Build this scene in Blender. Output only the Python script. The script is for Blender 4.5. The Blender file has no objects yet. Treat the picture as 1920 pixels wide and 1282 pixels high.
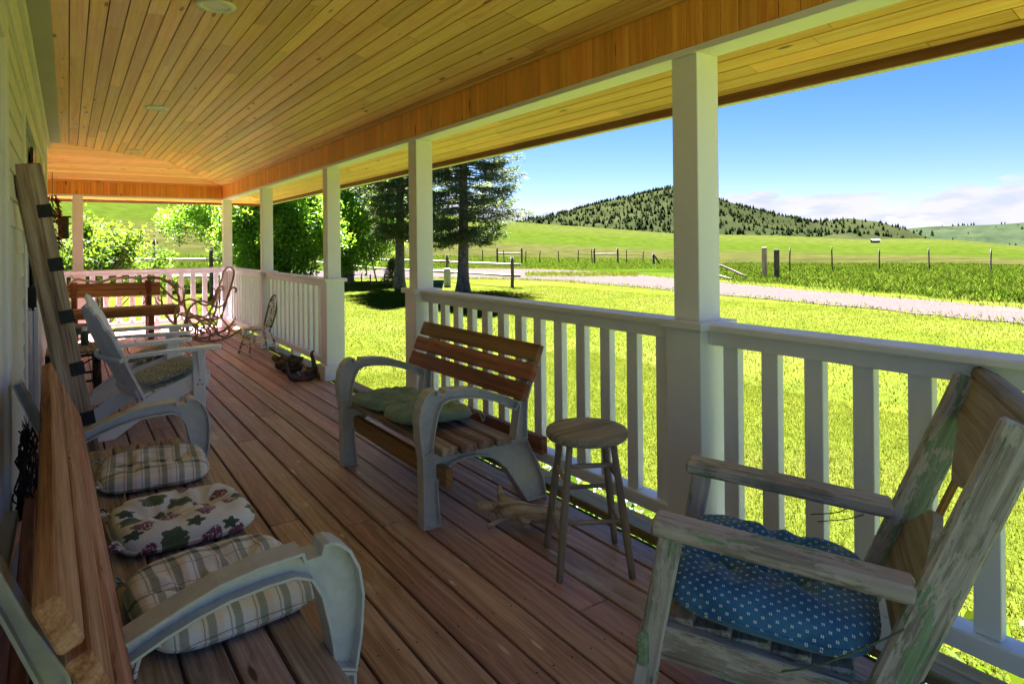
import bpy, math, random
import numpy as np
from mathutils import Vector, Matrix, noise as mnoise
R_ = math.radians
random.seed(7); RNG = np.random.default_rng(11)
scene = bpy.context.scene
COL = scene.collection

# ---------------------------------------------------------------- camera
EYE = 1.345                                    # lens height above the deck (m); porch axis = +Y, lawn side = +X
FPX, YAW, PITCH, ROLL, CY = 1214.61, .6004, .0009, -.0097, 457.27
_F = Vector((math.sin(YAW)*math.cos(PITCH), math.cos(YAW)*math.cos(PITCH), math.sin(PITCH)))
_r = Vector((math.cos(YAW), -math.sin(YAW), 0)); _u = _r.cross(_F)
_R = _r*math.cos(ROLL) + _u*math.sin(ROLL); _U = -_r*math.sin(ROLL) + _u*math.cos(ROLL)
cam_d = bpy.data.cameras.new('camera'); cam = bpy.data.objects.new('camera', cam_d); COL.objects.link(cam)
cam.matrix_world = Matrix(((_R.x, _U.x, -_F.x, 0), (_R.y, _U.y, -_F.y, 0), (_R.z, _U.z, -_F.z, EYE), (0, 0, 0, 1)))
cam_d.sensor_width = 36; cam_d.sensor_fit = 'HORIZONTAL'; cam_d.lens = FPX/1920*36
cam_d.shift_y = (CY-641)/1920; cam_d.clip_start = .05; cam_d.clip_end = 20000
scene.camera = cam

# ---------------------------------------------------------------- light and sky
SUN_EL, SUN_AZ = R_(54), R_(27)                # azimuth measured from +Y towards +X
world = bpy.data.worlds.new('World'); scene.world = world; world.use_nodes = True
nt = world.node_tree; nt.nodes.clear()
def wn(t, **k):
    n = nt.nodes.new(t)
    for a, b in k.items(): setattr(n, a, b)
    return n
def wl(a, b): nt.links.new(a, b)
w_out = wn('ShaderNodeOutputWorld'); w_bg = wn('ShaderNodeBackground'); w_bg.inputs['Strength'].default_value = .05
sky = wn('ShaderNodeTexSky', sky_type='NISHITA', sun_disc=False, sun_elevation=SUN_EL, sun_rotation=SUN_AZ,
         altitude=1500, air_density=1.0, dust_density=.35, ozone_density=2.2)
hsv = wn('ShaderNodeHueSaturation'); hsv.inputs['Saturation'].default_value = 1.35; hsv.inputs['Value'].default_value = .15
wl(sky.outputs[0], hsv.inputs['Color'])
tc = wn('ShaderNodeTexCoord'); sep = wn('ShaderNodeSeparateXYZ'); wl(tc.outputs['Generated'], sep.inputs[0])
# fair-weather cumulus lying low along the whole horizon
mp = wn('ShaderNodeMapping'); mp.inputs['Scale'].default_value = (1, 1, 3.4); wl(tc.outputs['Generated'], mp.inputs['Vector'])
n1 = wn('ShaderNodeTexNoise'); n1.inputs['Scale'].default_value = 11; n1.inputs['Detail'].default_value = 9; n1.inputs['Roughness'].default_value = .58
n1.inputs['Distortion'].default_value = .25
wl(mp.outputs[0], n1.inputs['Vector'])
def wmath(op, a, b=None, c=None):
    n = wn('ShaderNodeMath', operation=op)
    for i, v in enumerate((a, b, c)):
        if v is None: continue
        if isinstance(v, (int, float)): n.inputs[i].default_value = v
        else: wl(v, n.inputs[i])
    return n.outputs[0]
elev = sep.outputs['Z']
band = wn('ShaderNodeMapRange', interpolation_type='SMOOTHSTEP')   # cloudy near the horizon, thinning above about 3.5 degrees
wl(elev, band.inputs['Value'])
for k, v in zip(('From Min', 'From Max', 'To Min', 'To Max'), (.030, .105, .26, -.20)): band.inputs[k].default_value = v
dens = wmath('ADD', n1.outputs[0], band.outputs[0])
cm = wn('ShaderNodeMapRange', interpolation_type='SMOOTHSTEP'); wl(dens, cm.inputs['Value'])
for k, v in zip(('From Min', 'From Max', 'To Min', 'To Max'), (.55, .68, 0, .92)): cm.inputs[k].default_value = v
n2 = wn('ShaderNodeTexNoise'); n2.inputs['Scale'].default_value = 17; n2.inputs['Detail'].default_value = 8
mp2 = wn('ShaderNodeMapping'); mp2.inputs['Scale'].default_value = (1, 1, 4); mp2.inputs['Location'].default_value = (3, 1, .06); wl(tc.outputs['Generated'], mp2.inputs['Vector'])
wl(mp2.outputs[0], n2.inputs['Vector'])
cr = wn('ShaderNodeValToRGB'); wl(n2.outputs[0], cr.inputs[0])
cr.color_ramp.elements[0].position = .36; cr.color_ramp.elements[0].color = (.70, .81, .93, 1)
cr.color_ramp.elements[1].position = .56; cr.color_ramp.elements[1].color = (.90, .96, .97, 1)
mix = wn('ShaderNodeMixRGB'); wl(cm.outputs[0], mix.inputs[0]); wl(hsv.outputs[0], mix.inputs[1]); wl(cr.outputs[0], mix.inputs[2])
wl(mix.outputs[0], w_bg.inputs['Color']); wl(w_bg.outputs[0], w_out.inputs[0])

sun_d = bpy.data.lights.new('sun', 'SUN'); sun = bpy.data.objects.new('sun', sun_d); COL.objects.link(sun)
sun_d.energy = 5.0; sun_d.angle = R_(.53); sun_d.color = (1, .975, .94)
SUNV = Vector((math.sin(SUN_AZ)*math.cos(SUN_EL), math.cos(SUN_AZ)*math.cos(SUN_EL), math.sin(SUN_EL)))
sun.rotation_euler = SUNV.to_track_quat('Z', 'Y').to_euler(); sun.location = (8, 14, 18)

vs = scene.view_settings; vs.view_transform = 'Standard'; vs.look = 'None'; vs.gamma = 1; vs.exposure = 4.35; vs.use_curve_mapping = False
vs.use_white_balance = True; vs.white_balance_temperature = 6050; vs.white_balance_tint = 32      # camera white balance for open shade filled by light off the grass
cy_ = scene.cycles; cy_.use_denoising = True; cy_.max_bounces = 10; cy_.diffuse_bounces = 6; cy_.glossy_bounces = 3
cy_.transparent_max_bounces = 8; cy_.transmission_bounces = 5; cy_.caustics_reflective = False; cy_.caustics_refractive = False
cy_.sample_clamp_indirect = 6; cy_.use_adaptive_sampling = True

# ---------------------------------------------------------------- photo pixel -> place (only a direction: the plane it lies on gives the distance)
O_ = Vector((0, 0, EYE))
def ray(x, y): return _F + _R*((x-960)/FPX) + _U*((CY-y)/FPX)
def onZ(x, y, z=0.0): d = ray(x, y); return O_ + d*((z-EYE)/d.z)
def onX(x, y, X): d = ray(x, y); return O_ + d*(X/d.x)
def onY(x, y, Y): d = ray(x, y); return O_ + d*(Y/d.y)
def azim(x): return math.atan((x-960)/FPX) + YAW
def elev_of(x, y): d = ray(x, y); return math.atan2(d.z, math.hypot(d.x, d.y))

# ---------------------------------------------------------------- node helpers
class NT:
    def __init__(s, name):
        s.m = bpy.data.materials.new(name); s.m.use_nodes = True; s.t = s.m.node_tree; s.t.nodes.clear()
        s.out = s.n('ShaderNodeOutputMaterial'); s.b = s.n('ShaderNodeBsdfPrincipled'); s.l(s.b.outputs[0], s.out.inputs[0])
    def n(s, t, **k):
        n = s.t.nodes.new(t)
        for a, b in k.items(): setattr(n, a, b)
        return n
    def l(s, a, b): s.t.links.new(a, b)
    def put(s, sock, v):
        if v is None: return
        if hasattr(v, 'links'): s.l(v, sock)
        elif isinstance(v, (tuple, list)) and len(v) == 3 and sock.type == 'RGBA': sock.default_value = (*v, 1)
        else: sock.default_value = v
    def math(s, op, a, b=None, c=None, clamp=False):
        n = s.n('ShaderNodeMath', operation=op); n.use_clamp = clamp
        for i, v in enumerate((a, b, c)): s.put(n.inputs[i], v)
        return n.outputs[0]
    def vm(s, op, a, b=None, sc=None):
        n = s.n('ShaderNodeVectorMath', operation=op); s.put(n.inputs[0], a); s.put(n.inputs[1], b)
        if sc is not None: s.put(n.inputs['Scale'], sc)
        return n.outputs['Value' if op in ('LENGTH', 'DISTANCE', 'DOT_PRODUCT') else 0]
    def mapr(s, v, a, b, c=0., d=1., smooth=True):
        n = s.n('ShaderNodeMapRange'); n.interpolation_type = 'SMOOTHSTEP' if smooth else 'LINEAR'
        s.put(n.inputs['Value'], v)
        for k, x in zip(('From Min', 'From Max', 'To Min', 'To Max'), (a, b, c, d)): s.put(n.inputs[k], x)
        return n.outputs[0]
    def mix(s, f, a, b, mode='MIX'):
        n = s.n('ShaderNodeMixRGB', blend_type=mode); s.put(n.inputs[0], f); s.put(n.inputs[1], a); s.put(n.inputs[2], b); return n.outputs[0]
    def noise(s, vec=None, scale=5., detail=4., rough=.55, dist=0.):
        n = s.n('ShaderNodeTexNoise'); s.put(n.inputs['Vector'], vec); s.put(n.inputs['Scale'], scale); s.put(n.inputs['Detail'], detail)
        s.put(n.inputs['Roughness'], rough); s.put(n.inputs['Distortion'], dist); return n.outputs[0]
    def voro(s, vec=None, scale=5., feat='F1', rand=1., out='Distance', dim='3D'):
        n = s.n('ShaderNodeTexVoronoi', feature=feat, voronoi_dimensions=dim); s.put(n.inputs['Vector'], vec); s.put(n.inputs['Scale'], scale); s.put(n.inputs['Randomness'], rand)
        return n.outputs[out]
    def coord(s, w='Object'): return s.n('ShaderNodeTexCoord').outputs[w]
    def ramp(s, f, stops):
        n = s.n('ShaderNodeValToRGB'); s.put(n.inputs[0], f); e = n.color_ramp.elements
        while len(e) > 1: e.remove(e[-1])
        e[0].position = stops[0][0]; e[0].color = (*stops[0][1], 1)
        for p, c in stops[1:]:
            x = e.new(p); x.color = (*c, 1)
        return n.outputs[0]
    def bump(s, h, st=.3, dist=.01):
        n = s.n('ShaderNodeBump'); s.put(n.inputs['Height'], h); n.inputs['Strength'].default_value = st; n.inputs['Distance'].default_value = dist
        s.l(n.outputs[0], s.b.inputs['Normal'])
    def fin(s, col=None, rough=None, spec=None, metal=None):
        s.put(s.b.inputs['Base Color'], col); s.put(s.b.inputs['Roughness'], rough); s.put(s.b.inputs['Specular IOR Level'], spec); s.put(s.b.inputs['Metallic'], metal)
        return s.m

def wood(name, dark, mid, light, rough=.6, grain=1., knots=0., knotcol=None, var=.25, spec=.35, bump=.25, wear=None, huevar=.02, cell=(2.6, 11, 11)):
    """long axis of every board = local X; grain, rings and knots follow it; each board differs"""
    s = NT(name); o = s.coord(); rnd = s.n('ShaderNodeObjectInfo').outputs['Random']
    off = s.n('ShaderNodeCombineXYZ')
    for i, k in enumerate((91., 57., 33.)): s.l(s.math('MULTIPLY', rnd, k), off.inputs[i])
    p = s.vm('ADD', o, off.outputs[0])
    kv = s.vm('MULTIPLY', p, cell); kd = s.voro(kv, 1., rand=.85)
    kn = s.mapr(kd, .0, .35, 1., 0.)
    warp = s.noise(s.vm('MULTIPLY', p, (.55, 5., 5.)), 1., 2.5)
    pz = s.n('ShaderNodeSeparateXYZ'); s.l(p, pz.inputs[0])
    base = s.math('ADD', s.math('MULTIPLY', pz.outputs[1], 64.), s.math('MULTIPLY', pz.outputs[2], 30.))
    ph = s.math('ADD', s.math('ADD', base, s.math('MULTIPLY', warp, 6.*grain)), s.math('MULTIPLY', kn, 1.5 if knots else 0.))
    wv_ = s.n('ShaderNodeCombineXYZ'); s.l(s.math('MULTIPLY', ph, .55), wv_.inputs[1]); s.l(s.math('MULTIPLY', pz.outputs[0], .5), wv_.inputs[0]); rings = s.mapr(s.noise(wv_.outputs[0], 1., 3., .6), .32, .68)      # uneven growth bands
    fine = s.noise(s.vm('MULTIPLY', p, (5., 160., 160.)), 1., 3., .6)
    mott = s.noise(s.vm('MULTIPLY', p, (1.6, 9., 9.)), 1., 4., .6)
    f = s.math('ADD', s.math('ADD', s.math('MULTIPLY', rings, .22), s.math('MULTIPLY', fine, .42)), s.math('MULTIPLY', mott, .48))
    col = s.ramp(f, [(.41, dark), (.57, mid), (.75, light)])
    if knots:
        km = s.mapr(kd, .055, .11*knots+.03, 1., 0.)
        gate = s.mapr(s.noise(kv, .37, 1.), .42, .50)
        col = s.mix(s.math('MULTIPLY', km, gate), col, knotcol or tuple(c*.45 for c in dark))
    v = s.mapr(rnd, 0, 1, 1-var, 1+var, False)
    h = s.n('ShaderNodeHueSaturation'); s.l(col, h.inputs['Color']); s.l(v, h.inputs['Value'])
    s.l(s.mapr(s.math('FRACT', s.math('MULTIPLY', rnd, 17.3)), 0, 1, .5-huevar, .5+huevar, False), h.inputs['Hue']); col = h.outputs[0]
    if wear:
        wcol, amt, sc = wear
        wm = s.mapr(s.noise(s.vm('MULTIPLY', p, (1.3*sc, 5.*sc, 5.*sc)), 1., 6., .65), .62-amt, .74-amt*.6)
        col = s.mix(s.math('MULTIPLY', wm, .75), col, wcol)
    s.bump(s.math('ADD', s.math('MULTIPLY', fine, .6), s.math('MULTIPLY', rings, .5)), bump, .004)
    rr = s.mapr(mott, .3, .7, rough-.08, rough+.1)
    return s.fin(col, rr, spec)

def paint(name, col, rough=.45, dirt=.12, dirtcol=(.25, .22, .18), bump=.12, var=.04):
    s = NT(name); p = s.coord('Object'); rnd = s.n('ShaderNodeObjectInfo').outputs['Random']
    q = s.vm('ADD', p, s.vm('SCALE', (1., 2., 3.), None, s.math('MULTIPLY', rnd, 31.)))
    n = s.noise(q, 2.2, 6., .62); fine = s.noise(s.vm('MULTIPLY', q, (3., 40., 40.)), 1., 4.)
    c = s.mix(s.math('MULTIPLY', s.mapr(n, .48, .78), dirt), col, dirtcol)
    sp = s.mapr(s.noise(q, 38., 2.), .72, .78)
    c = s.mix(s.math('MULTIPLY', sp, dirt*1.6), c, dirtcol)
    h = s.n('ShaderNodeHueSaturation'); s.l(c, h.inputs['Color']); s.l(s.mapr(rnd, 0, 1, 1-var, 1+var, False), h.inputs['Value'])
    s.bump(s.math('ADD', fine, s.math('MULTIPLY', n, .5)), bump, .003)
    return s.fin(h.outputs[0], s.mapr(n, .3, .7, rough-.06, rough+.12), .4)

def plain(name, col, rough=.6, metal=0., var=.2, scale=12., bump=.2, spec=.4):
    s = NT(name); p = s.coord('Object'); n = s.noise(p, scale, 5., .6)
    c = s.mix(s.mapr(n, .3, .7), tuple(x*(1-var) for x in col), tuple(min(1, x*(1+var)) for x in col))
    s.bump(n, bump, .004); return s.fin(c, rough, spec, metal)

# ---------------------------------------------------------------- mesh helpers
def link(o, parent=None):
    COL.objects.link(o)
    if parent is not None: o.parent = parent
    return o
def tag(o, label, cat, group=None, kind=None):
    if label: o['label'] = label
    if cat: o['category'] = cat
    if group: o['group'] = group
    if kind: o['kind'] = kind
    return o
def thing(name, label, cat, loc=(0, 0, 0), rz=0., group=None):
    o = bpy.data.objects.new(name, None); o.empty_display_size = .1; COL.objects.link(o)
    o.location = loc; o.rotation_euler = (0, 0, rz); return tag(o, label, cat, group)
def structure(name):
    o = bpy.data.objects.new(name, None); o.empty_display_size = .1; COL.objects.link(o); o['kind'] = 'structure'; return o
def mesh(name, v, f, mat, smooth=False):
    m = bpy.data.meshes.new(name); m.from_pydata([tuple(x) for x in v], [], [tuple(x) for x in f]); m.update()
    if mat: m.materials.append(mat)
    if smooth: m.polygons.foreach_set('use_smooth', [True]*len(m.polygons))
    return m
def obj(name, me, parent=None, M=None):
    o = bpy.data.objects.new(name, me); link(o, parent)
    if M is not None: o.matrix_local = M
    return o
def npmesh(name, verts, faces, mat, smooth=False):
    """fast mesh from numpy: verts (n,3), faces (m,k)"""
    me = bpy.data.meshes.new(name); verts = np.ascontiguousarray(verts, np.float32); faces = np.ascontiguousarray(faces, np.int32)
    k = faces.shape[1]; me.vertices.add(len(verts)); me.vertices.foreach_set('co', verts.ravel())
    me.loops.add(faces.size); me.loops.foreach_set('vertex_index', faces.ravel())
    me.polygons.add(len(faces)); me.polygons.foreach_set('loop_start', np.arange(0, faces.size, k, dtype=np.int32))
    me.polygons.foreach_set('loop_total', np.full(len(faces), k, np.int32))
    if smooth: me.polygons.foreach_set('use_smooth', np.ones(len(faces), bool))
    me.update(calc_edges=True)
    if mat: me.materials.append(mat)
    return me
class MB:
    """collects geometry for ONE mesh part"""
    def __init__(s): s.v = []; s.f = []
    def add(s, v, f):
        b = len(s.v); s.v += [tuple(x) for x in v]; s.f += [tuple(i+b for i in q) for q in f]
    def cbox(s, c, size, M=None, ch=.003):
        v, f = cbox_data(*size, ch); M = M or Matrix()
        s.add([M @ Vector((x+c[0], y+c[1], z+c[2])) for x, y, z in v], f)
    def tube(s, pts, rad, seg=8, cap=True, flat=1.):
        v, f = tube_data(pts, rad, seg, cap, flat); s.add(v, f)
    def build(s, name, mat, parent=None, smooth=False): return obj(name, mesh(name, s.v, s.f, mat, smooth), parent)

def cbox_data(sx, sy, sz, ch):
    hx, hy, hz = sx/2, sy/2, sz/2; ch = min(ch, hx*.8, hy*.8, hz*.8); v = []; idx = {}
    for a in (-1, 1):
        for b in (-1, 1):
            for c in (-1, 1):
                for ax in range(3):
                    h = [hx-ch, hy-ch, hz-ch]; h[ax] = (hx, hy, hz)[ax]
                    idx[a, b, c, ax] = len(v); v.append((a*h[0], b*h[1], c*h[2]))
    f = []
    for ax in range(3):
        for sgn in (-1, 1):
            q = []
            for p, r in ((-1, -1), (1, -1), (1, 1), (-1, 1)):
                k = [0, 0, 0]; k[ax] = sgn; k[(ax+1) % 3] = p; k[(ax+2) % 3] = r; q.append(idx[k[0], k[1], k[2], ax])
            f.append(q if sgn > 0 else q[::-1])
    for ax in range(3):                       # edges along ax
        b, c = (ax+1) % 3, (ax+2) % 3
        for p in (-1, 1):
            for r in (-1, 1):
                def K(e, w):
                    k = [0, 0, 0]; k[ax] = e; k[b] = p; k[c] = r; return idx[k[0], k[1], k[2], w]
                q = [K(-1, b), K(1, b), K(1, c), K(-1, c)]; f.append(q if p*r > 0 else q[::-1])
    for a in (-1, 1):
        for b in (-1, 1):
            for c in (-1, 1):
                q = [idx[a, b, c, 0], idx[a, b, c, 1], idx[a, b, c, 2]]; f.append(q if a*b*c > 0 else q[::-1])
    return v, f
def tube_data(pts, rad, seg=8, cap=True, flat=1.):
    P = [Vector(p) for p in pts]; n = len(P); rad = rad if hasattr(rad, '__len__') else [rad]*n
    v = []; f = []; t0 = (P[1]-P[0]).normalized(); u = t0.orthogonal().normalized()
    for i in range(n):
        t = (P[min(i+1, n-1)]-P[max(i-1, 0)])
        t = t.normalized() if t.length > 1e-9 else t0
        q = t0.rotation_difference(t); u = (q @ u); u = (u-t*u.dot(t)).normalized(); w = t.cross(u); t0 = t
        for k in range(seg):
            a = 2*math.pi*k/seg; v.append(P[i]+u*(math.cos(a)*rad[i])+w*(math.sin(a)*rad[i]*flat))
    for i in range(n-1):
        for k in range(seg):
            k2 = (k+1) % seg; f.append((i*seg+k, i*seg+k2, (i+1)*seg+k2, (i+1)*seg+k))
    if cap: f += [tuple(range(seg-1, -1, -1)), tuple((n-1)*seg+k for k in range(seg))]
    return v, f
def smooth_path(pts, n=6):
    """Catmull-Rom through the points"""
    P = [Vector(p) for p in pts]; P = [P[0]*2-P[1]] + P + [P[-1]*2-P[-2]]; out = []
    for i in range(1, len(P)-2):
        a, b, c, d = P[i-1:i+3]
        for k in range(n):
            t = k/n; out.append(.5*((2*b)+(c-a)*t+(2*a-5*b+4*c-d)*t*t+(3*b-a-3*c+d)*t**3))
    out.append(P[-2]); return out
_bc = {}
def board(name, parent, mat, p0, p1, w, t, nrm=(0, 0, 1), ch=.003):
    """a plank from p0 to p1 (centre line), width w, thickness t along nrm; alike planks share their mesh"""
    p0, p1 = Vector(p0), Vector(p1); X = (p1-p0); L = X.length; X.normalize(); Z = Vector(nrm); Z = (Z-X*Z.dot(X)).normalized(); Y = Z.cross(X)
    key = (name, mat.name, round(L, 3), round(w, 4), round(t, 4), round(ch, 4))
    if key not in _bc: _bc[key] = mesh(name, *cbox_data(L, w, t, ch), mat)
    c = (p0+p1)/2
    return obj(name, _bc[key], parent, Matrix(((X.x, Y.x, Z.x, c.x), (X.y, Y.y, Z.y, c.y), (X.z, Y.z, Z.z, c.z), (0, 0, 0, 1))))
def plank4(name, parent, mat, q, t, back):
    """a board cut to four corners q (first edge = long axis), thickness t towards the direction back"""
    q = [Vector(p) for p in q]; c = sum(q, Vector())/4; X = (q[1]-q[0]).normalized(); N = X.cross(q[3]-q[0]).normalized()
    if N.dot(Vector(back)) > 0: N = -N
    Y = N.cross(X); Mi = Matrix(((X.x, Y.x, N.x, c.x), (X.y, Y.y, N.y, c.y), (X.z, Y.z, N.z, c.z), (0, 0, 0, 1))); inv = Mi.inverted()
    a = [inv @ p for p in q]; v = a+[p-Vector((0, 0, t)) for p in a]
    f = [(0, 1, 2, 3), (7, 6, 5, 4), (0, 4, 5, 1), (1, 5, 6, 2), (2, 6, 7, 3), (3, 7, 4, 0)]
    if (a[1]-a[0]).cross(a[3]-a[0]).z < 0: f = [x[::-1] for x in f]
    return obj(name, mesh(name, v, f, mat), parent, Mi)
def copy_tree(o, parent=None):
    c = o.copy(); COL.objects.link(c); c.parent = parent
    for ch in o.children:
        copy_tree(ch, c)
    return c

# ================================================================ materials
M_white = paint('white_paint', (.84, .835, .88), .42, .10)
M_whiteweather = paint('white_rail_paint', (0.835, 0.835, 0.845), .5, .22, (.32, .30, .28), .2)
M_pine = wood('honey_pine_ceiling', (.84, .42, .092), (.95, .54, .140), (.97, .66, .22), .42, .8, 1.0, (.26, .09, .02), .17, .4, .15, huevar=.008)
M_beadpine = wood('amber_pine_beam', (.74, .28, .034), (.88, .375, .05), (.93, .47, .085), .40, .9, 1.1, (.13, .04, .01), .12, .4, .12, huevar=.006)
M_deck = wood('brown_stained_deck', (.29, .140, .108), (.48, .262, .205), (.63, .41, .34), .46, 1., .8, (.72, .58, .46), .20, .5, .4, ((.62, .52, .46), .06, 1.), .018)
M_edge = wood('bare_edge_plank', (.20, .11, .045), (.32, .19, .085), (.42, .28, .14), .6, 1., .6, (.1, .05, .02), .12, .3, .3)
M_bench = wood('brown_bench_lumber', (.18, .070, .030), (.34, .145, .062), (.48, .235, .110), .55, 1., 1.0, (.09, .035, .014), .18, .35, .35)
M_benchgrey = wood('weathered_seat_lumber', (.17, .105, .082), (.33, .220, .175), (.52, .395, .33), .62, 1.2, .8, (.10, .055, .04), .16, .3, .5, ((.55, .47, .42), .06, 1.2))
M_benchred = wood('reddish_back_lumber', (.27, .085, .040), (.50, .195, .105), (.66, .33, .21), .7, .7, .3, (.2, .07, .03), .12, .25, .9)
M_grey = wood('grey_weathered_timber', (.13, .085, .062), (.34, .245, .185), (.53, .435, .36), .75, 1.1, .8, (.06, .035, .025), .1, .2, .6, ((.30, .15, .08), .08, 1.1))
M_stool = wood('weathered_stool_wood', (.20, .150, .120), (.34, .265, .215), (.50, .42, .36), .7, 1.0, .0, None, .1, .25, .6, ((.24, .14, .09), .03, 1.6))
M_rust = wood('orange_log_plank', (0.216, 0.088, 0.022), (0.405, 0.182, 0.043), (0.567, 0.297, 0.095), .5, 1., .9, (.06, .022, .008), .12, .4, .2)
M_resin = plain('grey_bench_resin', (.56, .55, .57), .45, 0., .08, 30, .08, .45)
M_black = plain('black_iron', (.016, .015, .014), .55, .3, .3, 20)
M_dark = plain('dark_opening', (.012, .013, .014), .25, 0., .2, 6, .05)
M_bark = plain('dark_bark', (.075, .040, .026), .85, 0., .55, 22, .9)
M_gutter = paint('cream_gutter', (.62, .60, .55), .4, .12)
M_fascia = wood('brown_fascia', (.14, .05, .018), (.22, .085, .03), (.30, .13, .05), .5, .8, 0)
M_trim = paint('wall_trim', (0.759, 0.747, 0.713), .5, .16)
M_siding = paint('cream_siding', (0.700, 0.688, 0.600), .55, .2)
M_soffgrey = paint('grey_soffit', (0.468, 0.468, 0.442), .6, .15)
M_lens = plain('light_lens', (.75, .78, .72), .25, 0., .03, 5, .02)
M_adir = paint('adirondack_white', (0.821, 0.832, 0.864), .38, .07, (.4, .38, .36), .06)
M_antler = plain('antler_bone', (.38, .29, .20), .55, 0., .35, 16, .3)
M_bent = plain('bentwood', (.30, .165, .075), .38, 0., .25, 24, .15)

def lawn_mat():
    s = NT('lawn_grass'); p = s.n('ShaderNodeNewGeometry').outputs['Position']
    big = s.noise(p, .22, 5., .6); med = s.noise(p, 1.3, 5., .65); fine = s.noise(p, 26., 4., .7); r = s.vm('LENGTH', p)
    c = s.ramp(s.math('ADD', s.math('MULTIPLY', med, .6), s.math('MULTIPLY', fine, .5)), [(.32, (.018, .030, .003)), (.52, (.032, .047, .004)), (.74, (.054, .066, .007))])
    c = s.mix(s.math('MULTIPLY', s.mapr(big, .46, .66), .45), c, (.056, .058, .012))
    # beyond the drive: lush strip, seeded dry band, green slope
    rr = s.math('ADD', r, s.math('MULTIPLY', s.math('SUBTRACT', s.noise(p, .035, 4.), .5), 60.))
    far = s.ramp(s.mapr(rr, 30., 330., 0, 1, False), [(0., (0.0154, 0.0302, 0.0018)), (.10, (0.0185, 0.0329, 0.0024)), (.17, (0.0214, 0.0249, 0.0058)), (.26, (0.0247, 0.0277, 0.0067)), (.36, (0.0178, 0.0302, 0.0027)), (.62, (0.0201, 0.0329, 0.0030)), (.8, (0.0252, 0.0346, 0.0055)), (1., (0.0223, 0.0329, 0.0045))])
    streak = s.noise(s.vm('MULTIPLY', p, (.35, .35, 3.)), 1., 7., .7)
    far = s.mix(s.mapr(streak, .35, .7), s.mix(1., far, (.62, .66, .62), 'MULTIPLY'), s.mix(1., far, (1.25, 1.2, 1.2), 'MULTIPLY'))
    c = s.mix(s.mapr(r, 33., 44.), c, far)
    s.bump(s.math('ADD', fine, med), .5, .05)
    return s.fin(c, .95, 0.)
M_lawn = lawn_mat()
def blade_mat(name, c1, c2, c3, trans):
    s = NT(name); g = s.n('ShaderNodeNewGeometry'); c = s.ramp(g.outputs['Random Per Island'], [(0., c1), (.5, c2), (1., c3)])
    big = s.noise(g.outputs['Position'], .5, 4.); c = s.mix(s.math('MULTIPLY', s.mapr(big, .45, .7), .4), c, c3)
    s.fin(c, 1., 0.); tr = s.n('ShaderNodeBsdfTranslucent'); s.l(s.mix(1., c, trans, 'MULTIPLY'), tr.inputs[0])
    mx = s.n('ShaderNodeMixShader'); mx.inputs[0].default_value = .45; s.l(s.b.outputs[0], mx.inputs[1]); s.l(tr.outputs[0], mx.inputs[2]); s.l(mx.outputs[0], s.out.inputs[0]); return s.m
M_blade = blade_mat('lawn_blades', (.031, .050, .003), (.045, .063, .004), (.065, .078, .006), (1.5, 1.5, 1.2))
M_tall = blade_mat('tall_grass', (.018, .043, .003), (.029, .060, .004), (.054, .072, .009), (1.6, 1.6, 1.))
def gravel_mat():
    s = NT('pale_gravel'); p = s.n('ShaderNodeNewGeometry').outputs['Position']
    n = s.noise(p, 9., 6., .7); v = s.voro(p, 28.); b = s.noise(p, .7, 4.)
    c = s.ramp(s.math('ADD', s.math('MULTIPLY', n, .6), s.math('MULTIPLY', v, .5)), [(.3, (.026, .0215, .0165)), (.6, (.044, .038, .031)), (.85, (.066, .059, .050))])
    c = s.mix(s.math('MULTIPLY', s.mapr(b, .55, .72), .35), c, (.06, .066, .02)); s.bump(v, .6, .03); return s.fin(c, 1., 0.)
M_gravel = gravel_mat()
def hill_mat(name, a, b, c_):
    s = NT(name); p = s.n('ShaderNodeNewGeometry').outputs['Position']
    n = s.noise(p, .012, 6., .62); f = s.noise(p, .11, 5., .7)
    c = s.ramp(s.math('ADD', s.math('MULTIPLY', n, .65), s.math('MULTIPLY', f, .4)), [(.36, a), (.52, b), (.68, c_)]); s.bump(f, .5, 2.); return s.fin(c, 1., 0.)
M_hill = hill_mat('sage_hillside', (.0075, .0110, .0040), (.0125, .0170, .0055), (.0195, .0245, .0078))
M_hill2 = hill_mat('far_hillside', (.0092, .015, .0072), (.0138, .022, .0092), (.019, .026, .0118))

# ================================================================ terrain
GZ = -.55
_cr = [(-700, 300), (-200, 300), (100, 318), (300, 338), (500, 368), (700, 392), (838, 403), (900, 408), (1000, 418), (1130, 428), (1260, 436), (1450, 441), (1600, 449), (1740, 446), (1830, 452), (1920, 463), (2400, 470)]
_ca = np.array([azim(x) for x, y in _cr]); _ce = np.array([elev_of(x, y) for x, y in _cr])
R0, RC = 44., 330.
def ground_np(x, y):
    r = np.hypot(x, y); a = np.arctan2(x, y); ec = np.interp(a, _ca, _ce)
    t = np.clip(np.log(np.maximum(r, R0)/R0)/math.log(RC/R0), 0, None)
    e0 = math.atan((GZ-EYE)/R0); e = e0+(ec-e0)*np.minimum(t, 1)**.92
    z = EYE+np.maximum(r, R0)*np.tan(e)
    zc = EYE+RC*np.tan(ec); z = np.where(r > RC, zc-(r-RC)*.06, z)
    return np.where(r < R0, GZ, z)
def gz(x, y): return float(ground_np(np.array([x]), np.array([y]))[0])
rad = np.concatenate([np.array([.01, 4, 8, 12, 16, 20, 25, 30, 36]), np.geomspace(R0, 420, 46), [520, 700]]); NA = 260
ang = np.linspace(-math.pi, math.pi, NA, endpoint=False); A, Rr = np.meshgrid(ang, rad)
X, Y = Rr*np.sin(A), Rr*np.cos(A); Z = ground_np(X.ravel(), Y.ravel()).reshape(X.shape)
Z = Z+np.where(Rr > 60, np.sin(X*.05+1)*np.cos(Y*.043)*np.clip((Rr-60)/400, 0, .5), 0)
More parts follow.
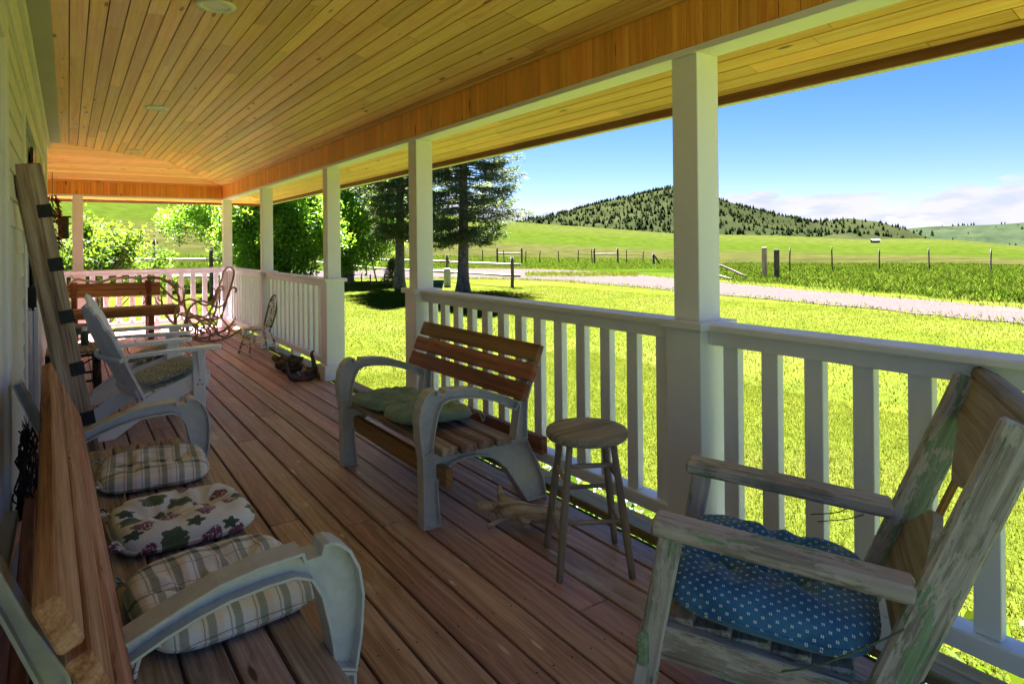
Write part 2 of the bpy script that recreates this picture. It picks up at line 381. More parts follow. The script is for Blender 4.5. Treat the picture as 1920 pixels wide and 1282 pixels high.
V = np.stack([X.ravel(), Y.ravel(), Z.ravel()], 1); nr = len(rad); ii, jj = np.meshgrid(np.arange(nr-1), np.arange(NA), indexing='ij'); j2 = (jj+1) % NA
Fq = np.stack([ii*NA+jj, ii*NA+j2, (ii+1)*NA+j2, (ii+1)*NA+jj], -1).reshape(-1, 4)[:, ::-1]
tag(obj('ground', npmesh('ground', V, Fq, M_lawn, True)), None, None, kind='structure')

def ridge(name, prof, dist, base_d, base_z, mat, rough=6., depth=1.35):
    """a hill whose crest runs through the given directions at its distance, sloping down to the meadow in front and away behind"""
    xs = np.array([p[0] for p in prof], float); az = np.array([azim(x) for x in xs]); el = np.array([elev_of(*p) for p in prof])
    a = np.linspace(az[0], az[-1], 220); e = np.interp(a, az, el); ts = np.linspace(0, 1.6, 40); V = []
    for t in ts:
        d = base_d+(dist-base_d)*t
        for ai, ei in zip(a, e):
            zt = EYE+dist*math.tan(ei); k = t if t <= 1 else 1-(t-1)*1.4
            k = max(k, -.2); sm = k*k*(3-2*k) if 0 <= k <= 1 else k
            z = base_z+(zt-base_z)*(.45*sm+.55*k)
            if .03 < t < .95: z += rough*mnoise.fractal(Vector((d*math.sin(ai)*.008, d*math.cos(ai)*.008, 1.3)), 1., 2., 5)*min(1, (1-t)*3, t*4)
            V.append((d*math.sin(ai), d*math.cos(ai), z))
    n = len(a); F = [(i*n+j, i*n+j+1, (i+1)*n+j+1, (i+1)*n+j) for i in range(len(ts)-1) for j in range(n-1)]
    me = npmesh(name, np.array(V), np.array(F)[:, ::-1], mat, True)
    return tag(obj(name, me), None, None, kind='structure'), np.array(V).reshape(len(ts), n, 3)
hill, HV = ridge('hill', [(880, 440), (940, 424), (985, 413), (1030, 406), (1080, 394), (1130, 382), (1180, 371), (1220, 360), (1255, 351), (1300, 355), (1345, 372), (1400, 389), (1450, 400), (1500, 412), (1530, 418), (1560, 415), (1590, 412), (1640, 416), (1690, 428), (1740, 446), (1790, 464), (1850, 476)], 900., 380., -4., M_hill, 9.)
hill2, HV2 = ridge('far_hill', [(1400, 470), (1560, 446), (1650, 434), (1740, 425), (1830, 422), (1920, 419), (2050, 414), (2300, 420), (2600, 440)], 2300., 900., -22., M_hill2, 16.)

# conifers scattered over the two hillsides: one far-off wood
def conifers(name, HVs, mat):
    V = []; Fc = []; b = 0
    for H, cnt, h0, h1, keep in HVs:
        nt_, na_, _ = H.shape
        for k in range(cnt):
            t = random.uniform(.02, 1.02)*(nt_-1)/1.6; j = random.uniform(1, na_-2); i0 = int(t); j0 = int(j)
            if i0 >= nt_-1: continue
            p = H[i0, j0]*(1-(t-i0))+H[i0+1, j0]*(t-i0); p = p+(H[i0, j0+1]-H[i0, j0])*(j-j0)
            m = mnoise.fractal(Vector((p[0]*.006, p[1]*.006, 7.)), 1., 2., 4)
            u_ = j/na_; v_ = t/((nt_-1)/1.6); dn = (1.1-1.6*u_)*.55+.35*v_-.24 if keep < 2 else -.25
            if m+dn < random.uniform(-.30, .42): continue
            h = random.uniform(h0, h1)*(1.25 if random.random() < .1 else 1); w = h*random.uniform(.24, .42); a0 = random.random()*6.28
            for lz, lw, tz in ((.08, 1., .62), (.42, .68, 1.)):
                for q in range(5):
                    a = a0+q*1.2566; V.append((p[0]+math.cos(a)*w*lw, p[1]+math.sin(a)*w*lw, p[2]+h*lz-.3))
                V.append((p[0], p[1], p[2]+h*tz))
                Fc += [(b+q, b+(q+1) % 5, b+5) for q in range(5)]; b += 6
    o = obj(name, npmesh(name, np.array(V), np.array(Fc), mat)); return tag(o, 'dark conifers scattered over the sage hillsides beyond the meadow', 'trees', kind='stuff')
M_conif = plain('far_conifer', (.0060, .0105, .0032), 1., 0., .5, .05, 0., 0.)
conifers('hillside_conifers', [(HV, 7000, 1.8, 5.2, 1.25), (HV2, 1500, 5., 10., 2.6)], M_conif)

# ---- gravel drive: a sheet just above the ground
near_e = [(17.2, -14), (17.3, 0), (17.6, 5.5), (19.4, 15.1), (20.5, 24), (19.6, 29.5), (16, 34.4), (10, 38.5), (2, 41), (-8, 42.5), (-25, 43)]
far_e = [(20.6, -14), (20.8, 0), (21.6, 6.7), (25.3, 19.7), (29.2, 32), (28.5, 38.5), (24, 43), (14, 46.2), (3, 48.2), (-8, 49), (-25, 49)]
na = smooth_path([(*p, 0) for p in near_e], 26); fa = smooth_path([(*p, 0) for p in far_e], 26); V = []; K = 9
for a, b in zip(na, fa):
    for k in range(K):
        t = k/(K-1); p = a.lerp(b, t)
        if k in (0, K-1):
            w = mnoise.noise(p*.8)*.45+mnoise.noise(p*3.1)*.22; p = p+(b-a).normalized()*w
        V.append((p.x, p.y, gz(p.x, p.y)+.02))
n = len(na); tag(obj('driveway', npmesh('driveway', np.array(V), np.array([(i*K+k, i*K+k+1, (i+1)*K+k+1, (i+1)*K+k) for i in range(n-1) for k in range(K-1)]), M_gravel)), None, None, kind='structure')
_dc = np.array([((a.x+b.x)/2, (a.y+b.y)/2, (b-a).length/2) for a, b in zip(na, fa)])
def drive_mask(x, y):
    out = np.zeros(len(x), bool)
    for cx, cy, h_ in _dc[::3]: out |= (x-cx)**2+(y-cy)**2 < h_*h_
    return out

# ================================================================ house wall
WX = -.23
house = thing('house', 'cream clapboard farmhouse wall with trimmed windows and a dark door beside the porch', 'house', (WX, 0, 0))
def hp(name, mat, x0, x1, y0, y1, z0, z1, ch=.004, parent=house):
    L = (x1-x0, y1-y0, z1-z0)
    ax = max(range(3), key=lambda i: L[i]); c = Vector(((x0+x1)/2-WX, (y0+y1)/2, (z0+z1)/2))
    d = Vector([L[ax]/2 if i == ax else 0 for i in range(3)])
    if ax == 2: return board(name, parent, mat, c-d, c+d, L[1], L[0], (1, 0, 0), ch)
    if ax == 1: return board(name, parent, mat, c-d, c+d, L[2], L[0], (1, 0, 0), ch)
    return board(name, parent, mat, c-d, c+d, L[1], L[2], (0, 0, 1), ch)
HY1 = 9.36; YN = .12      # porch and this wall cut short beside the camera to let in sky light
hp('wall', M_siding, -6.2, WX-.012, YN, HY1, -.5, 2.60)
M_glass = plain('dark_glass', (.02, .024, .028), .06, 0., .1, 3, .02, .6)
M_curtain = paint('pale_blue_panel', (.36, .41, .50), .5, .1)
openings = [(1.5, 3.29, .30, 2.2), (4.72, 6.35, 0.0, 2.16), (7.85, 8.75, .75, 2.12)]
def cut(y0, y1, z):
    seg = [(y0, y1)]
    for a, b, c, d in openings:
        if c-.1 < z < d+.1:
            ns = []
            for s0, s1 in seg:
                if b+.1 <= s0 or a-.1 >= s1: ns.append((s0, s1)); continue
                if a-.1 > s0: ns.append((s0, a-.1))
                if b+.1 < s1: ns.append((b+.1, s1))
            seg = ns
    return seg
for i in range(19):                                     # lapped clapboards, each leaning out at its lower edge
    z = .05+i*.128
    for a, b in cut(1.2, HY1-.09, z+.06):
        c = (a+b)/2; L = b-a
        board('clapboard', house, M_siding, (.010, a, z+.066), (.010, b, z+.066), .150, .011, (1, 0, .085), .002)
hp('corner_board', M_trim, WX-.01, WX+.032, HY1-.09, HY1+.03, -.1, 2.44)
hp('frieze', M_trim, WX-.01, WX+.035, YN, HY1, 2.38, 2.60); hp('moulding', M_trim, WX+.033, WX+.062, YN, HY1+.02, 2.535, 2.60)
for i, (a, b, c, d) in enumerate(openings):
    kind = 'door' if i == 1 else 'window'
    w = hp(kind, M_curtain if i == 1 else M_glass, WX-.03, WX-.005, a, b, c, d)
    def sub(name, mat, x0, x1, y0, y1, z0, z1):
        o = hp(name, mat, x0, x1, y0, y1, z0, z1); Mw = o.matrix_basis.copy(); o.parent = w; o.matrix_basis = w.matrix_basis.inverted() @ Mw; return o
    for nm, y0, y1, z0, z1 in (('casing', a-.10, a+.01, c-.04, d+.1), ('casing', b-.01, b+(.13 if i == 0 else .10), c-.04, d+.1), ('head_casing', a+.01, b-.01, d-.01, d+.1)): sub(nm, M_trim, WX-.004, WX+.03, y0, y1, z0, z1)
    if i != 1:
        sub('sash_stile', M_trim, WX-.006, WX+.012, b-.26, b-.012, c, d-.012); sub('sill', M_trim, WX-.004, WX+.055, a+.012, b-.012, c-.05, c); sub('sash_bar', M_trim, WX-.006, WX+.008, a+.012, b-.012, (c+d)/2-.02, (c+d)/2+.02)
    else:
        sub('screen', M_dark, WX-.006, WX+.006, a+.012, a+.62, 1.15, d-.06); sub('shutter', M_dark, WX+.006, WX+.026, b-.55, b-.02, .9, d-.08); sub('handle', M_black, WX+.002, WX+.05, a+.70, a+.74, .95, 1.09)
hp('soffit_strip', M_soffgrey, WX+.02, -.07, YN, HY1+.05, 2.604, 2.613)

# ================================================================ deck
deck = structure('porch_deck')
PI_ = .149; X_first = .788-PI_*16
k = 0
for r in range(26):
    x0 = X_first+PI_*r+.0055; x1 = x0+PI_-.011; xc = (x0+x1)/2
    if xc > 2.17: break
    ylo = YN if x1 > WX else HY1-.2; y = ylo+random.uniform(-1.5, 0)*(r % 2); joints = [ylo]
    fixed = {21: [1.83], 22: [], 20: [4.05], 19: []}.get(r)
    yy = ylo
    while yy < 11.8:
        yy += random.uniform(2.4, 4.9)
        if yy < 11.0: joints.append(yy)
    joints.append(11.95)
    if fixed: joints = sorted([j for j in joints if all(abs(j-f) > 1.4 for f in fixed)]+fixed)
    for a, b in zip(joints[:-1], joints[1:]):
        dz = random.uniform(-.0012, .0012)
        board('deck_board', deck, M_deck, (xc, a+.002, -.0195+dz), (xc, b-.002, -.0195+dz), x1-x0, .036, (0, 0, 1), .004)
for a, b in ((YN, 2.95), (2.953, 6.2), (6.203, 9.3), (9.303, 12.02)):
    board('edge_plank', deck, M_edge, (2.262, a, -.012), (2.262, b, -.012), .135, .046, (0, 0, 1), .005)
for a, b in ((-3.2, -.4), (-.397, 2.19)): board('edge_plank', deck, M_edge, (a, 12.02, -.012), (b, 12.02, -.012), .135, .046, (0, 0, 1), .005)
mb = MB(); mb.cbox((-1.0, 6.08, -.30), (6.5, 11.88, .46)); mb.build('deck_framing', M_bark, deck)
# deck screws (small dark heads along the joists)
V = []; Fc = []; b0 = 0
for r in range(14, 26):
    x0 = X_first+PI_*r; 
    if x0+PI_ > 2.2: break
    for j in range(32):
        for dx in (.035, .114):
            x, y = x0+dx+random.uniform(-.006, .006), .55+j*.405*.9+random.uniform(-.01, .01); q = [(x+.0042*math.cos(t*1.0472), y+.0042*math.sin(t*1.0472), .0012) for t in range(6)]
            V += q; Fc.append([b0+t for t in range(6)]); b0 += 6
o = obj('screw_head', npmesh('screw_head', np.array(V), np.array(Fc), M_black), deck); o['kind'] = 'stuff'

# ================================================================ posts
PX0, PS = 2.1457, .1357; PZT, PZC = 2.1347, 1.0199
PYS = [1.771, 4.3911, 6.4105, 9.0403, 11.6819]
def post(loc, label, group='square white posts carrying the porch beam'):
    t = thing('porch_post', label, 'post', loc, 0, group)
    def pc(name, w, z0, z1, ch=.003):
        return board(name, t, M_white, (0, 0, z0), (0, 0, z1), w, w, (1, 0, 0), ch)
    pc('shaft', PS, PZC-.002, PZT); pc('cap', PS+.098, PZC-.034, PZC, .004); pc('base', PS+.05, .148, PZC-.034); pc('plinth', PS+.11, .001, .150, .004)
    return t
h = PS/2
labels = ['white porch post standing right behind the round stool', 'white porch post behind the far end of the brown slatted bench with green cushions',
          'white porch post beside the dark driftwood stump, at the stair opening', 'white porch post behind the small spindle-back chair', 'white corner post where the two railings meet']
for y, lb in zip(PYS, labels): post((PX0+h, y+h, 0), lb)
p6x = (onY(134, 450, PYS[4]).x+onY(158, 450, PYS[4]).x)/2
post((p6x, PYS[4]+h, 0), 'white porch post in the end railing behind the log bench')
post((PX0+h, YN+h+.06, 0), 'white porch post behind the peeling green armchair')

# ================================================================ railings
def railing(p0, p1, label, n, blocks=1):
    p0, p1 = Vector((*p0, 0)), Vector((*p1, 0)); d = p1-p0; L = d.length; t = thing('porch_railing', label, 'railing', p0, math.atan2(d.y, d.x), 'white baluster railings round the porch')
    board('top_rail', t, M_whiteweather, (0, 0, .9985), (L, 0, .9985), .142, .027, (0, 0, 1), .005)
    board('sub_rail', t, M_white, (.002, 0, .955), (L-.002, 0, .955), .085, .058, (0, 0, 1), .003)
    board('bottom_rail', t, M_white, (.002, 0, .160), (L-.002, 0, .160), .088, .062, (0, 0, 1), .005)
    for i in range(n):
        x = L*(i+.5)/n; board('baluster', t, M_white, (x, 0, .192), (x, 0, .925), .070, .038, (0, 1, 0), .002)
    for k in range(blocks):
        x = L*(k+1)/(blocks+1); board('support_block', t, M_white, (x, 0, .012), (x, 0, .128), .088, .088, (1, 0, 0), .002)
    return t
xr = PX0+h; bw = .025
railing((xr, PYS[0]+PS+bw), (xr, PYS[1]-bw), 'white railing behind the brown slatted bench and the round stool', 13)
railing((xr, YN+.06+PS+bw), (xr, PYS[0]-bw), 'white railing behind the peeling green armchair', 8)
railing((xr, PYS[2]+PS+bw), (xr, PYS[3]-bw), 'white railing between the dark driftwood and the spindle-back chair', 13)
railing((xr, PYS[3]+PS+bw), (xr, PYS[4]-bw), 'white railing between the spindle-back chair and the corner post', 13)
yr = PYS[4]+h
railing((p6x+h+bw, yr), (PX0-bw, yr), 'white end railing behind the log bench and the bentwood rocker', 11)
railing((-2.6, yr), (p6x-h-bw, yr), 'white end railing running on past the house corner behind the log bench', 15)

# ================================================================ beam, ceiling, roof edge
BX = 2.130; BZ0, BZ1 = 2.1347, 2.361; CZ = 2.614; SX = 1.222; FY = 11.664; SL = (CZ-BZ1)/(BX-SX)
beam = thing('porch_beam', 'long porch beam faced with upright amber pine boards and a white underside', 'beam', (BX, 4, BZ0))
def bm(name, mat, x0, x1, y0, y1, z0, z1, parent=beam, ch=.002, org=(BX, 4, BZ0)):
    c = Vector(((x0+x1)/2-org[0], (y0+y1)/2-org[1], (z0+z1)/2-org[2])); L = (x1-x0, y1-y0, z1-z0); ax = max(range(3), key=lambda i: L[i]); d = Vector([L[ax]/2 if i == ax else 0 for i in range(3)])
    oth = [i for i in range(3) if i != ax]; tn = min(oth, key=lambda i: L[i]); wd = [i for i in oth if i != tn][0]; nr = [0, 0, 0]; nr[tn] = 1
    return board(name, parent, mat, c-d, c+d, L[wd], L[tn], nr, ch)
bm('beam_core', M_white, BX+.012, BX+.155, YN, FY+.17, BZ0+.002, BZ1+.02)
bm('underside_board', M_white, BX+.004, BX+.150, YN, FY+.012, BZ0-.0, BZ0+.003)
for a, b in ((YN, 1.76), (1.762, 4.4), (4.402, 7.4), (7.402, FY-.004)): bm('edge_strip', M_white, BX-.004, BX+.010, a, b, BZ0-.008, BZ0+.020)
yb = YN; BP = .0845
while yb < FY-.005:
    y1 = min(yb+BP-.003, FY-.003); bm('face_board', M_beadpine, BX-.003, BX+.012, yb, y1, BZ0+.021, BZ1+.004); yb += BP
bm('backing', M_fascia, BX+.0095, BX+.0118, YN, FY, BZ0+.022, BZ1)
beam2 = thing('porch_beam', 'short end beam of upright amber pine boards over the log bench', 'beam', (0, FY, BZ0))
o2 = (0, FY, BZ0)
bm('beam_core', M_white, -3, BX+.155, FY+.012, FY+.168, BZ0+.002, BZ1+.02, beam2, org=o2)
bm('underside_board', M_white, -3, BX+.15, FY+.004, FY+.15, BZ0-.0, BZ0+.003, beam2, org=o2); bm('edge_strip', M_white, -3, BX-.006, FY-.004, FY+.010, BZ0-.008, BZ0+.020, beam2, org=o2)
xb = -.9
while xb < BX-.005:
    x1 = min(xb+BP-.003, BX-.004); bm('face_board', M_beadpine, xb, x1, FY-.003, FY+.012, BZ0+.021, BZ1+.004, beam2, org=o2); xb += BP
bm('backing', M_fascia, -3, BX, FY+.0095, FY+.0118, BZ0+.022, BZ1, beam2, org=o2)

ceil = structure('porch_ceiling')
def czx(x): return CZ if x <= SX else CZ-(x-SX)*SL
def mit_y(x): return FY-(BX-x)
CP, GAP = .0862, .0065
def ceil_row(x0, x1, main=True):
    ym0, ym1 = mit_y(x0), mit_y(x1); js = []; y = YN+random.uniform(0, 1.5)
    while y < min(ym0, ym1)-.5: js.append(y); y += random.uniform(1.4, 3.3)
    js = [YN]+[j for j in js if j > YN+.5]
    for i, a in enumerate(js):
        last = i == len(js)-1; e0, e1 = (ym0-.002, ym1-.002) if last else (js[i+1]-.0015, js[i+1]-.0015); a_ = a+.0015; dz = random.uniform(-.0008, .0008)
        if main: q = [(x0, a_, czx(x0)+dz), (x0, e0, czx(x0)+dz), (x1, e1, czx(x1)+dz), (x1, a_, czx(x1)+dz)]
        else: q = [(a_, FY-(BX-x0), 0)]*4
        plank4('ceiling_board', ceil, M_pine, q, .012, (0, 0, 1))
xs = -.069
while xs < BX-.01:
    x1 = xs+CP-GAP
    if xs < SX < x1: x1 = SX-.001; nx = SX+.002
    else: nx = xs+CP
    ceil_row(xs, min(x1, BX-.006)); xs = nx
def czy(y): yy = FY-(BX-SX); return CZ if y <= yy else CZ-(y-yy)*SL
ys = mit_y(-.18)
ybend = FY-(BX-SX)
while ys < FY-.01:
    y1 = ys+CP-GAP
    if ys < ybend < y1: y1 = ybend-.001; ny = ybend+.002
    else: ny = ys+CP
    y1 = min(y1, FY-.006); e0, e1 = BX-(FY-ys)-.004, BX-(FY-y1)-.004; j = random.uniform(-1.6, .2)
    if e0 > j+.3:
        plank4('ceiling_board', ceil, M_pine, [(-3, ys, czy(ys)), (j-.0015, ys, czy(ys)), (j-.0015, y1, czy(y1)), (-3, y1, czy(y1))], .012, (0, 0, 1))
        plank4('ceiling_board', ceil, M_pine, [(j+.0015, ys, czy(ys)), (e0, ys, czy(ys)), (e1, y1, czy(y1)), (j+.0015, y1, czy(y1))], .012, (0, 0, 1))
    else: plank4('ceiling_board', ceil, M_pine, [(-3, ys, czy(ys)), (e0, ys, czy(ys)), (e1, y1, czy(y1)), (-3, y1, czy(y1))], .012, (0, 0, 1))
    ys = ny
# eave soffit beyond the beam, same slope
EX = 2.93; EY_ = EX-BX+FY
def czs(x): return BZ1-(x-BX)*SL
xs = BX+.158
while xs < EX-.02:
    x1 = min(xs+CP-GAP, EX); js = [YN]; y = YN+random.uniform(.5, 2.)
    while y < FY-1: js.append(y); y += random.uniform(1.6, 3.4)
    for i, a in enumerate(js):
        last = i == len(js)-1; e0 = FY+(xs-BX)-.002 if last else js[i+1]-.0015; e1 = FY+(x1-BX)-.002 if last else e0
        plank4('soffit_board', ceil, M_pine, [(xs, a+.0015, czs(xs)), (xs, e0, czs(xs)), (x1, e1, czs(x1)), (x1, a+.0015, czs(x1))], .012, (0, 0, 1))
    y0, y1 = FY+(xs-BX), FY+(x1-BX)
    plank4('soffit_board', ceil, M_pine, [(-3, y0, czs(xs)), (xs-.004, y0, czs(xs)), (x1-.004, y1, czs(x1)), (-3, y1, czs(x1))], .012, (0, 0, 1))
    xs += CP
# crown strip where ceiling meets beam
bm('crown_strip', M_pine, BX-.022, BX-.004, YN, FY-.024, BZ1-.012, BZ1+.004)
bm('crown_strip', M_pine, -3, BX-.024, FY-.022, FY-.004, BZ1-.012, BZ1+.004, beam2, org=o2)
# roof over it all
roof = structure('porch_roof'); TT = .02; up = .16
def slab(name, q, mat, th=up):
    v = [Vector(p)+Vector((0, 0, TT)) for p in q]; n = len(v); v2 = v+[p+Vector((0, 0, th)) for p in v]
    f = [tuple(range(n-1, -1, -1)), tuple(range(n, 2*n))]+[(i, (i+1) % n, n+(i+1) % n, n+i) for i in range(n)]
    return obj(name, mesh(name, v2, f, mat), roof)
EX2 = 3.0; zE = BZ1-(EX2-BX)*SL; EY2 = FY+(EX2-BX); yb_ = FY-(BX-SX)
slab('roof_deck', [(-6.2, YN, CZ), (SX, YN, CZ), (SX, yb_, CZ), (-6.2, yb_, CZ)], M_fascia)
slab('roof_deck', [(SX, YN, CZ), (EX2, YN, zE), (EX2, EY2, zE), (SX, yb_, CZ)], M_fascia)
slab('roof_deck', [(-6.2, yb_, CZ), (SX, yb_, CZ), (EX2, EY2, zE), (-6.2, EY2, zE)], M_fascia)
zf = czs(EX)
eave = thing('rain_gutter', 'cream rain gutter and brown fascia along the long porch eave', 'gutter', (EX, 4, zf)); og = (EX, 4, zf)
bm('fascia', M_fascia, EX+.004, EX+.026, YN, EY_+.02, zf-.045, zf+.10, eave, org=og); bm('drip_strip', M_pine, EX+.028, EX+.046, YN, EY_+.03, zf-.028, zf+.09, eave, org=og)
def gut(name, a, b, horiz, parent, org):
    prof = [(.050, .10), (.050, -.012), (.066, -.034), (.118, -.034), (.135, .01), (.128, .05), (.150, .085), (.143, .085), (.120, .048), (.126, .012), (.112, -.026), (.070, -.026), (.057, -.010), (.057, .10)]
    V = []
    for e in (a, b):
        for u, w in prof: V.append(((EX+u if horiz else e)-org[0], (e if horiz else EY_+u)-org[1], zf+w-org[2]))
    n = len(prof); f = [(i, i+1, n+i+1, n+i) for i in range(n-1)]
    return obj(name, mesh(name, V, f, M_gutter), parent)
gut('trough', YN, EY_+.13, True, eave, og)
for y in (.5, 2.95, 5.5, 8.0, 10.6): bm('strap', M_gutter, EX+.046, EX+.150, y, y+.022, zf+.082, zf+.0865, eave, org=og)
eave2 = thing('rain_gutter', 'cream rain gutter and brown fascia along the short end eave', 'gutter', (0, EY_, zf)); og2 = (0, EY_, zf)
bm('fascia', M_fascia, -3, EX+.002, EY_+.004, EY_+.026, zf-.045, zf+.10, eave2, org=og2); bm('drip_strip', M_pine, -3, EX+.02, EY_+.028, EY_+.046, zf-.028, zf+.09, eave2, org=og2)
gut('trough', -3, EX+.05, False, eave2, og2)

# recessed ceiling lights
for (x, y), lb in zip(((.648, 3.67), (.672, 6.64), (.720, 9.68)), ('round recessed ceiling light above the tied seat cushions and slatted bench', 'round recessed ceiling light in the pine boards above the white slat-back chairs', 'round recessed ceiling light just short of the mitred corner of the pine ceiling')):
    t = thing('ceiling_light', lb, 'light', (x, y, CZ), 0, 'recessed ceiling lights'); N = 32
    pr = [(.098, -.001), (.098, -.008), (.090, -.013), (.070, -.013), (.064, -.006)]; V = [(r*math.cos(2*math.pi*k/N), r*math.sin(2*math.pi*k/N), z) for r, z in pr for k in range(N)]
    obj('trim_ring', mesh('trim_ring', V, [(i*N+k, (i+1)*N+k, (i+1)*N+(k+1) % N, i*N+(k+1) % N) for i in range(len(pr)-1) for k in range(N)], M_white, True), t)
    V = [(.066*math.cos(2*math.pi*k/N), .066*math.sin(2*math.pi*k/N), -.0065) for k in range(N)]; obj('lens', mesh('lens', V, [tuple(range(N-1, -1, -1))], M_lens), t)

# ================================================================ resin-and-lumber benches (same kit, two lengths)
from mathutils.geometry import tessellate_polygon
F_LOW = [(0, 0), (.092, 0), (.082, .11), (.077, .20), (.10, .25), (.156, .285), (.225, .300), (.295, .297), (.36, .280), (.42, .248), (.47, .200), (.53, .110), (.600, 0), (.727, 0), (.712, .10), (.675, .19), (.632, .27), (.606, .322), (.528, .335), (.055, .352), (-.003, .328)]
F_ARM = [(-.003, .331), (-.018, .42), (-.024, .51), (-.014, .575), (.008, .622), (.036, .648), (.060, .656), (.076, .653), (.081, .632), (.115, .630), (.121, .650), (.22, .645), (.30, .632), (.37, .609), (.477, .568), (.558, .529), (.530, .487), (.46, .526), (.40, .552), (.34, .572), (.28, .586), (.20, .594), (.14, .594), (.105, .578), (.082, .535), (.065, .46), (.055, .398), (.055, .356)]
F_POST = [(.528, .338), (.606, .326), (.603, .42), (.610, .53), (.660, .665), (.713, .80), (.680, .812), (.622, .665), (.562, .545), (.545, .44)]
def frame_mesh(width=.066, rim=.007):
    mb = MB()
    for poly, wd in ((F_LOW, width), (F_ARM, width*1.12), (F_POST, width)):
        tri = tessellate_polygon([[Vector((x, z, 0)) for x, z in poly]]); n = len(poly); wt = .007
        V = [(x, -wt/2, z) for x, z in poly]+[(x, wt/2, z) for x, z in poly]
        cx = sum(p[0] for p in poly)/n; f = []
        for t in tri:
            a, b, c = (Vector(poly[i]) for i in t); s = (b-a).cross(c-a)
            t = t if s > 0 else t[::-1]; f += [tuple(t), tuple(i+n for i in t[::-1])]
        mb.add(V, f)
        area = sum(poly[i][0]*poly[(i+1) % n][1]-poly[(i+1) % n][0]*poly[i][1] for i in range(n)); sg = 1 if area > 0 else -1
        inn = []
        for i in range(n):                       # rim: outline offset inwards, mitred
            p0, p1, p2 = (Vector(poly[(i+k) % n]) for k in (-1, 0, 1)); d1 = (p1-p0).normalized(); d2 = (p2-p1).normalized()
            n1 = Vector((-d1.y, d1.x))*sg; n2 = Vector((-d2.y, d2.x))*sg; m = (n1+n2); m = m.normalized() if m.length > .2 else n1
            inn.append(p1+m*(rim/max(.5, m.dot(n1))))
        e = .0015; h = wd/2
        ring = []
        for (x, z), q in zip(poly, inn): ring += [(x, -h+e, z), (x, h-e, z), (x+(q.x-x)*.2, h, z+(q.y-z)*.2), (q.x, h, q.y), (q.x, -h, q.y), (x+(q.x-x)*.2, -h, z+(q.y-z)*.2)]
        f = []
        for i in range(n):
            a, b = i*6, ((i+1) % n)*6
            for k in range(6):
                k2 = (k+1) % 6; q = (a+k, a+k2, b+k2, b+k); f.append(q if sg < 0 else q[::-1])
        mb.add(ring, f)
    return mesh('side_frame', mb.v, mb.f, M_resin)
FRAME = frame_mesh()
def bench(label, loc, rz, y_frames, y0, y1, seat_mat, back_mat, apron_mat, group, bx=0.):
    """local: front towards -x, length along y"""
    t = thing('slatted_bench', label, 'bench', loc, rz, group)
    for y in y_frames: obj('side_frame', FRAME, t, Matrix.Translation((0, y, 0)))
    for i in range(4):
        x = .100+i*.100; board('seat_slat', t, seat_mat, (x, y0+random.uniform(-.008, .008), .3735), (x, y1+random.uniform(-.008, .008), .3735), .090, .038, (0, 0, 1), .005)
    dv = Vector((.117, 0, .28)).normalized(); nrm = Vector((-dv.z, 0, dv.x))
    for i in range(3):
        c = Vector((.543+bx, 0, .590))+dv*(i*.104); board('back_slat', t, back_mat, (c.x, y0+random.uniform(-.01, .01), c.z), (c.x, y1+random.uniform(-.01, .01), c.z), .089, .037, nrm, .005)
    board('front_stretcher', t, apron_mat, (.100, y_frames[0]-.10, .245), (.100, y_frames[1]+.08, .245), .092, .038, (1, 0, 0), .004)
    board('rear_stretcher', t, apron_mat, (.655, y_frames[0]-.11, .300), (.655, y_frames[1]+.09, .300), .088, .040, (1, 0, 0), .004)
    return t
bench('brown slatted bench with grey resin arms and two green cushions, backing onto the railing', (1.372, 3.335, 0), 0, (-.545, .545), -.66, .66, M_benchgrey, M_bench, M_bench, 'resin-framed slatted benches')
bench('long slatted bench with grey arms against the house, three tied cushions on its seat', (.538, 2.42, 0), math.pi+R_(1.25), (-.905, .895), -1.23, 1.22, M_benchgrey, M_benchred, M_bench, 'resin-framed slatted benches', -.042)

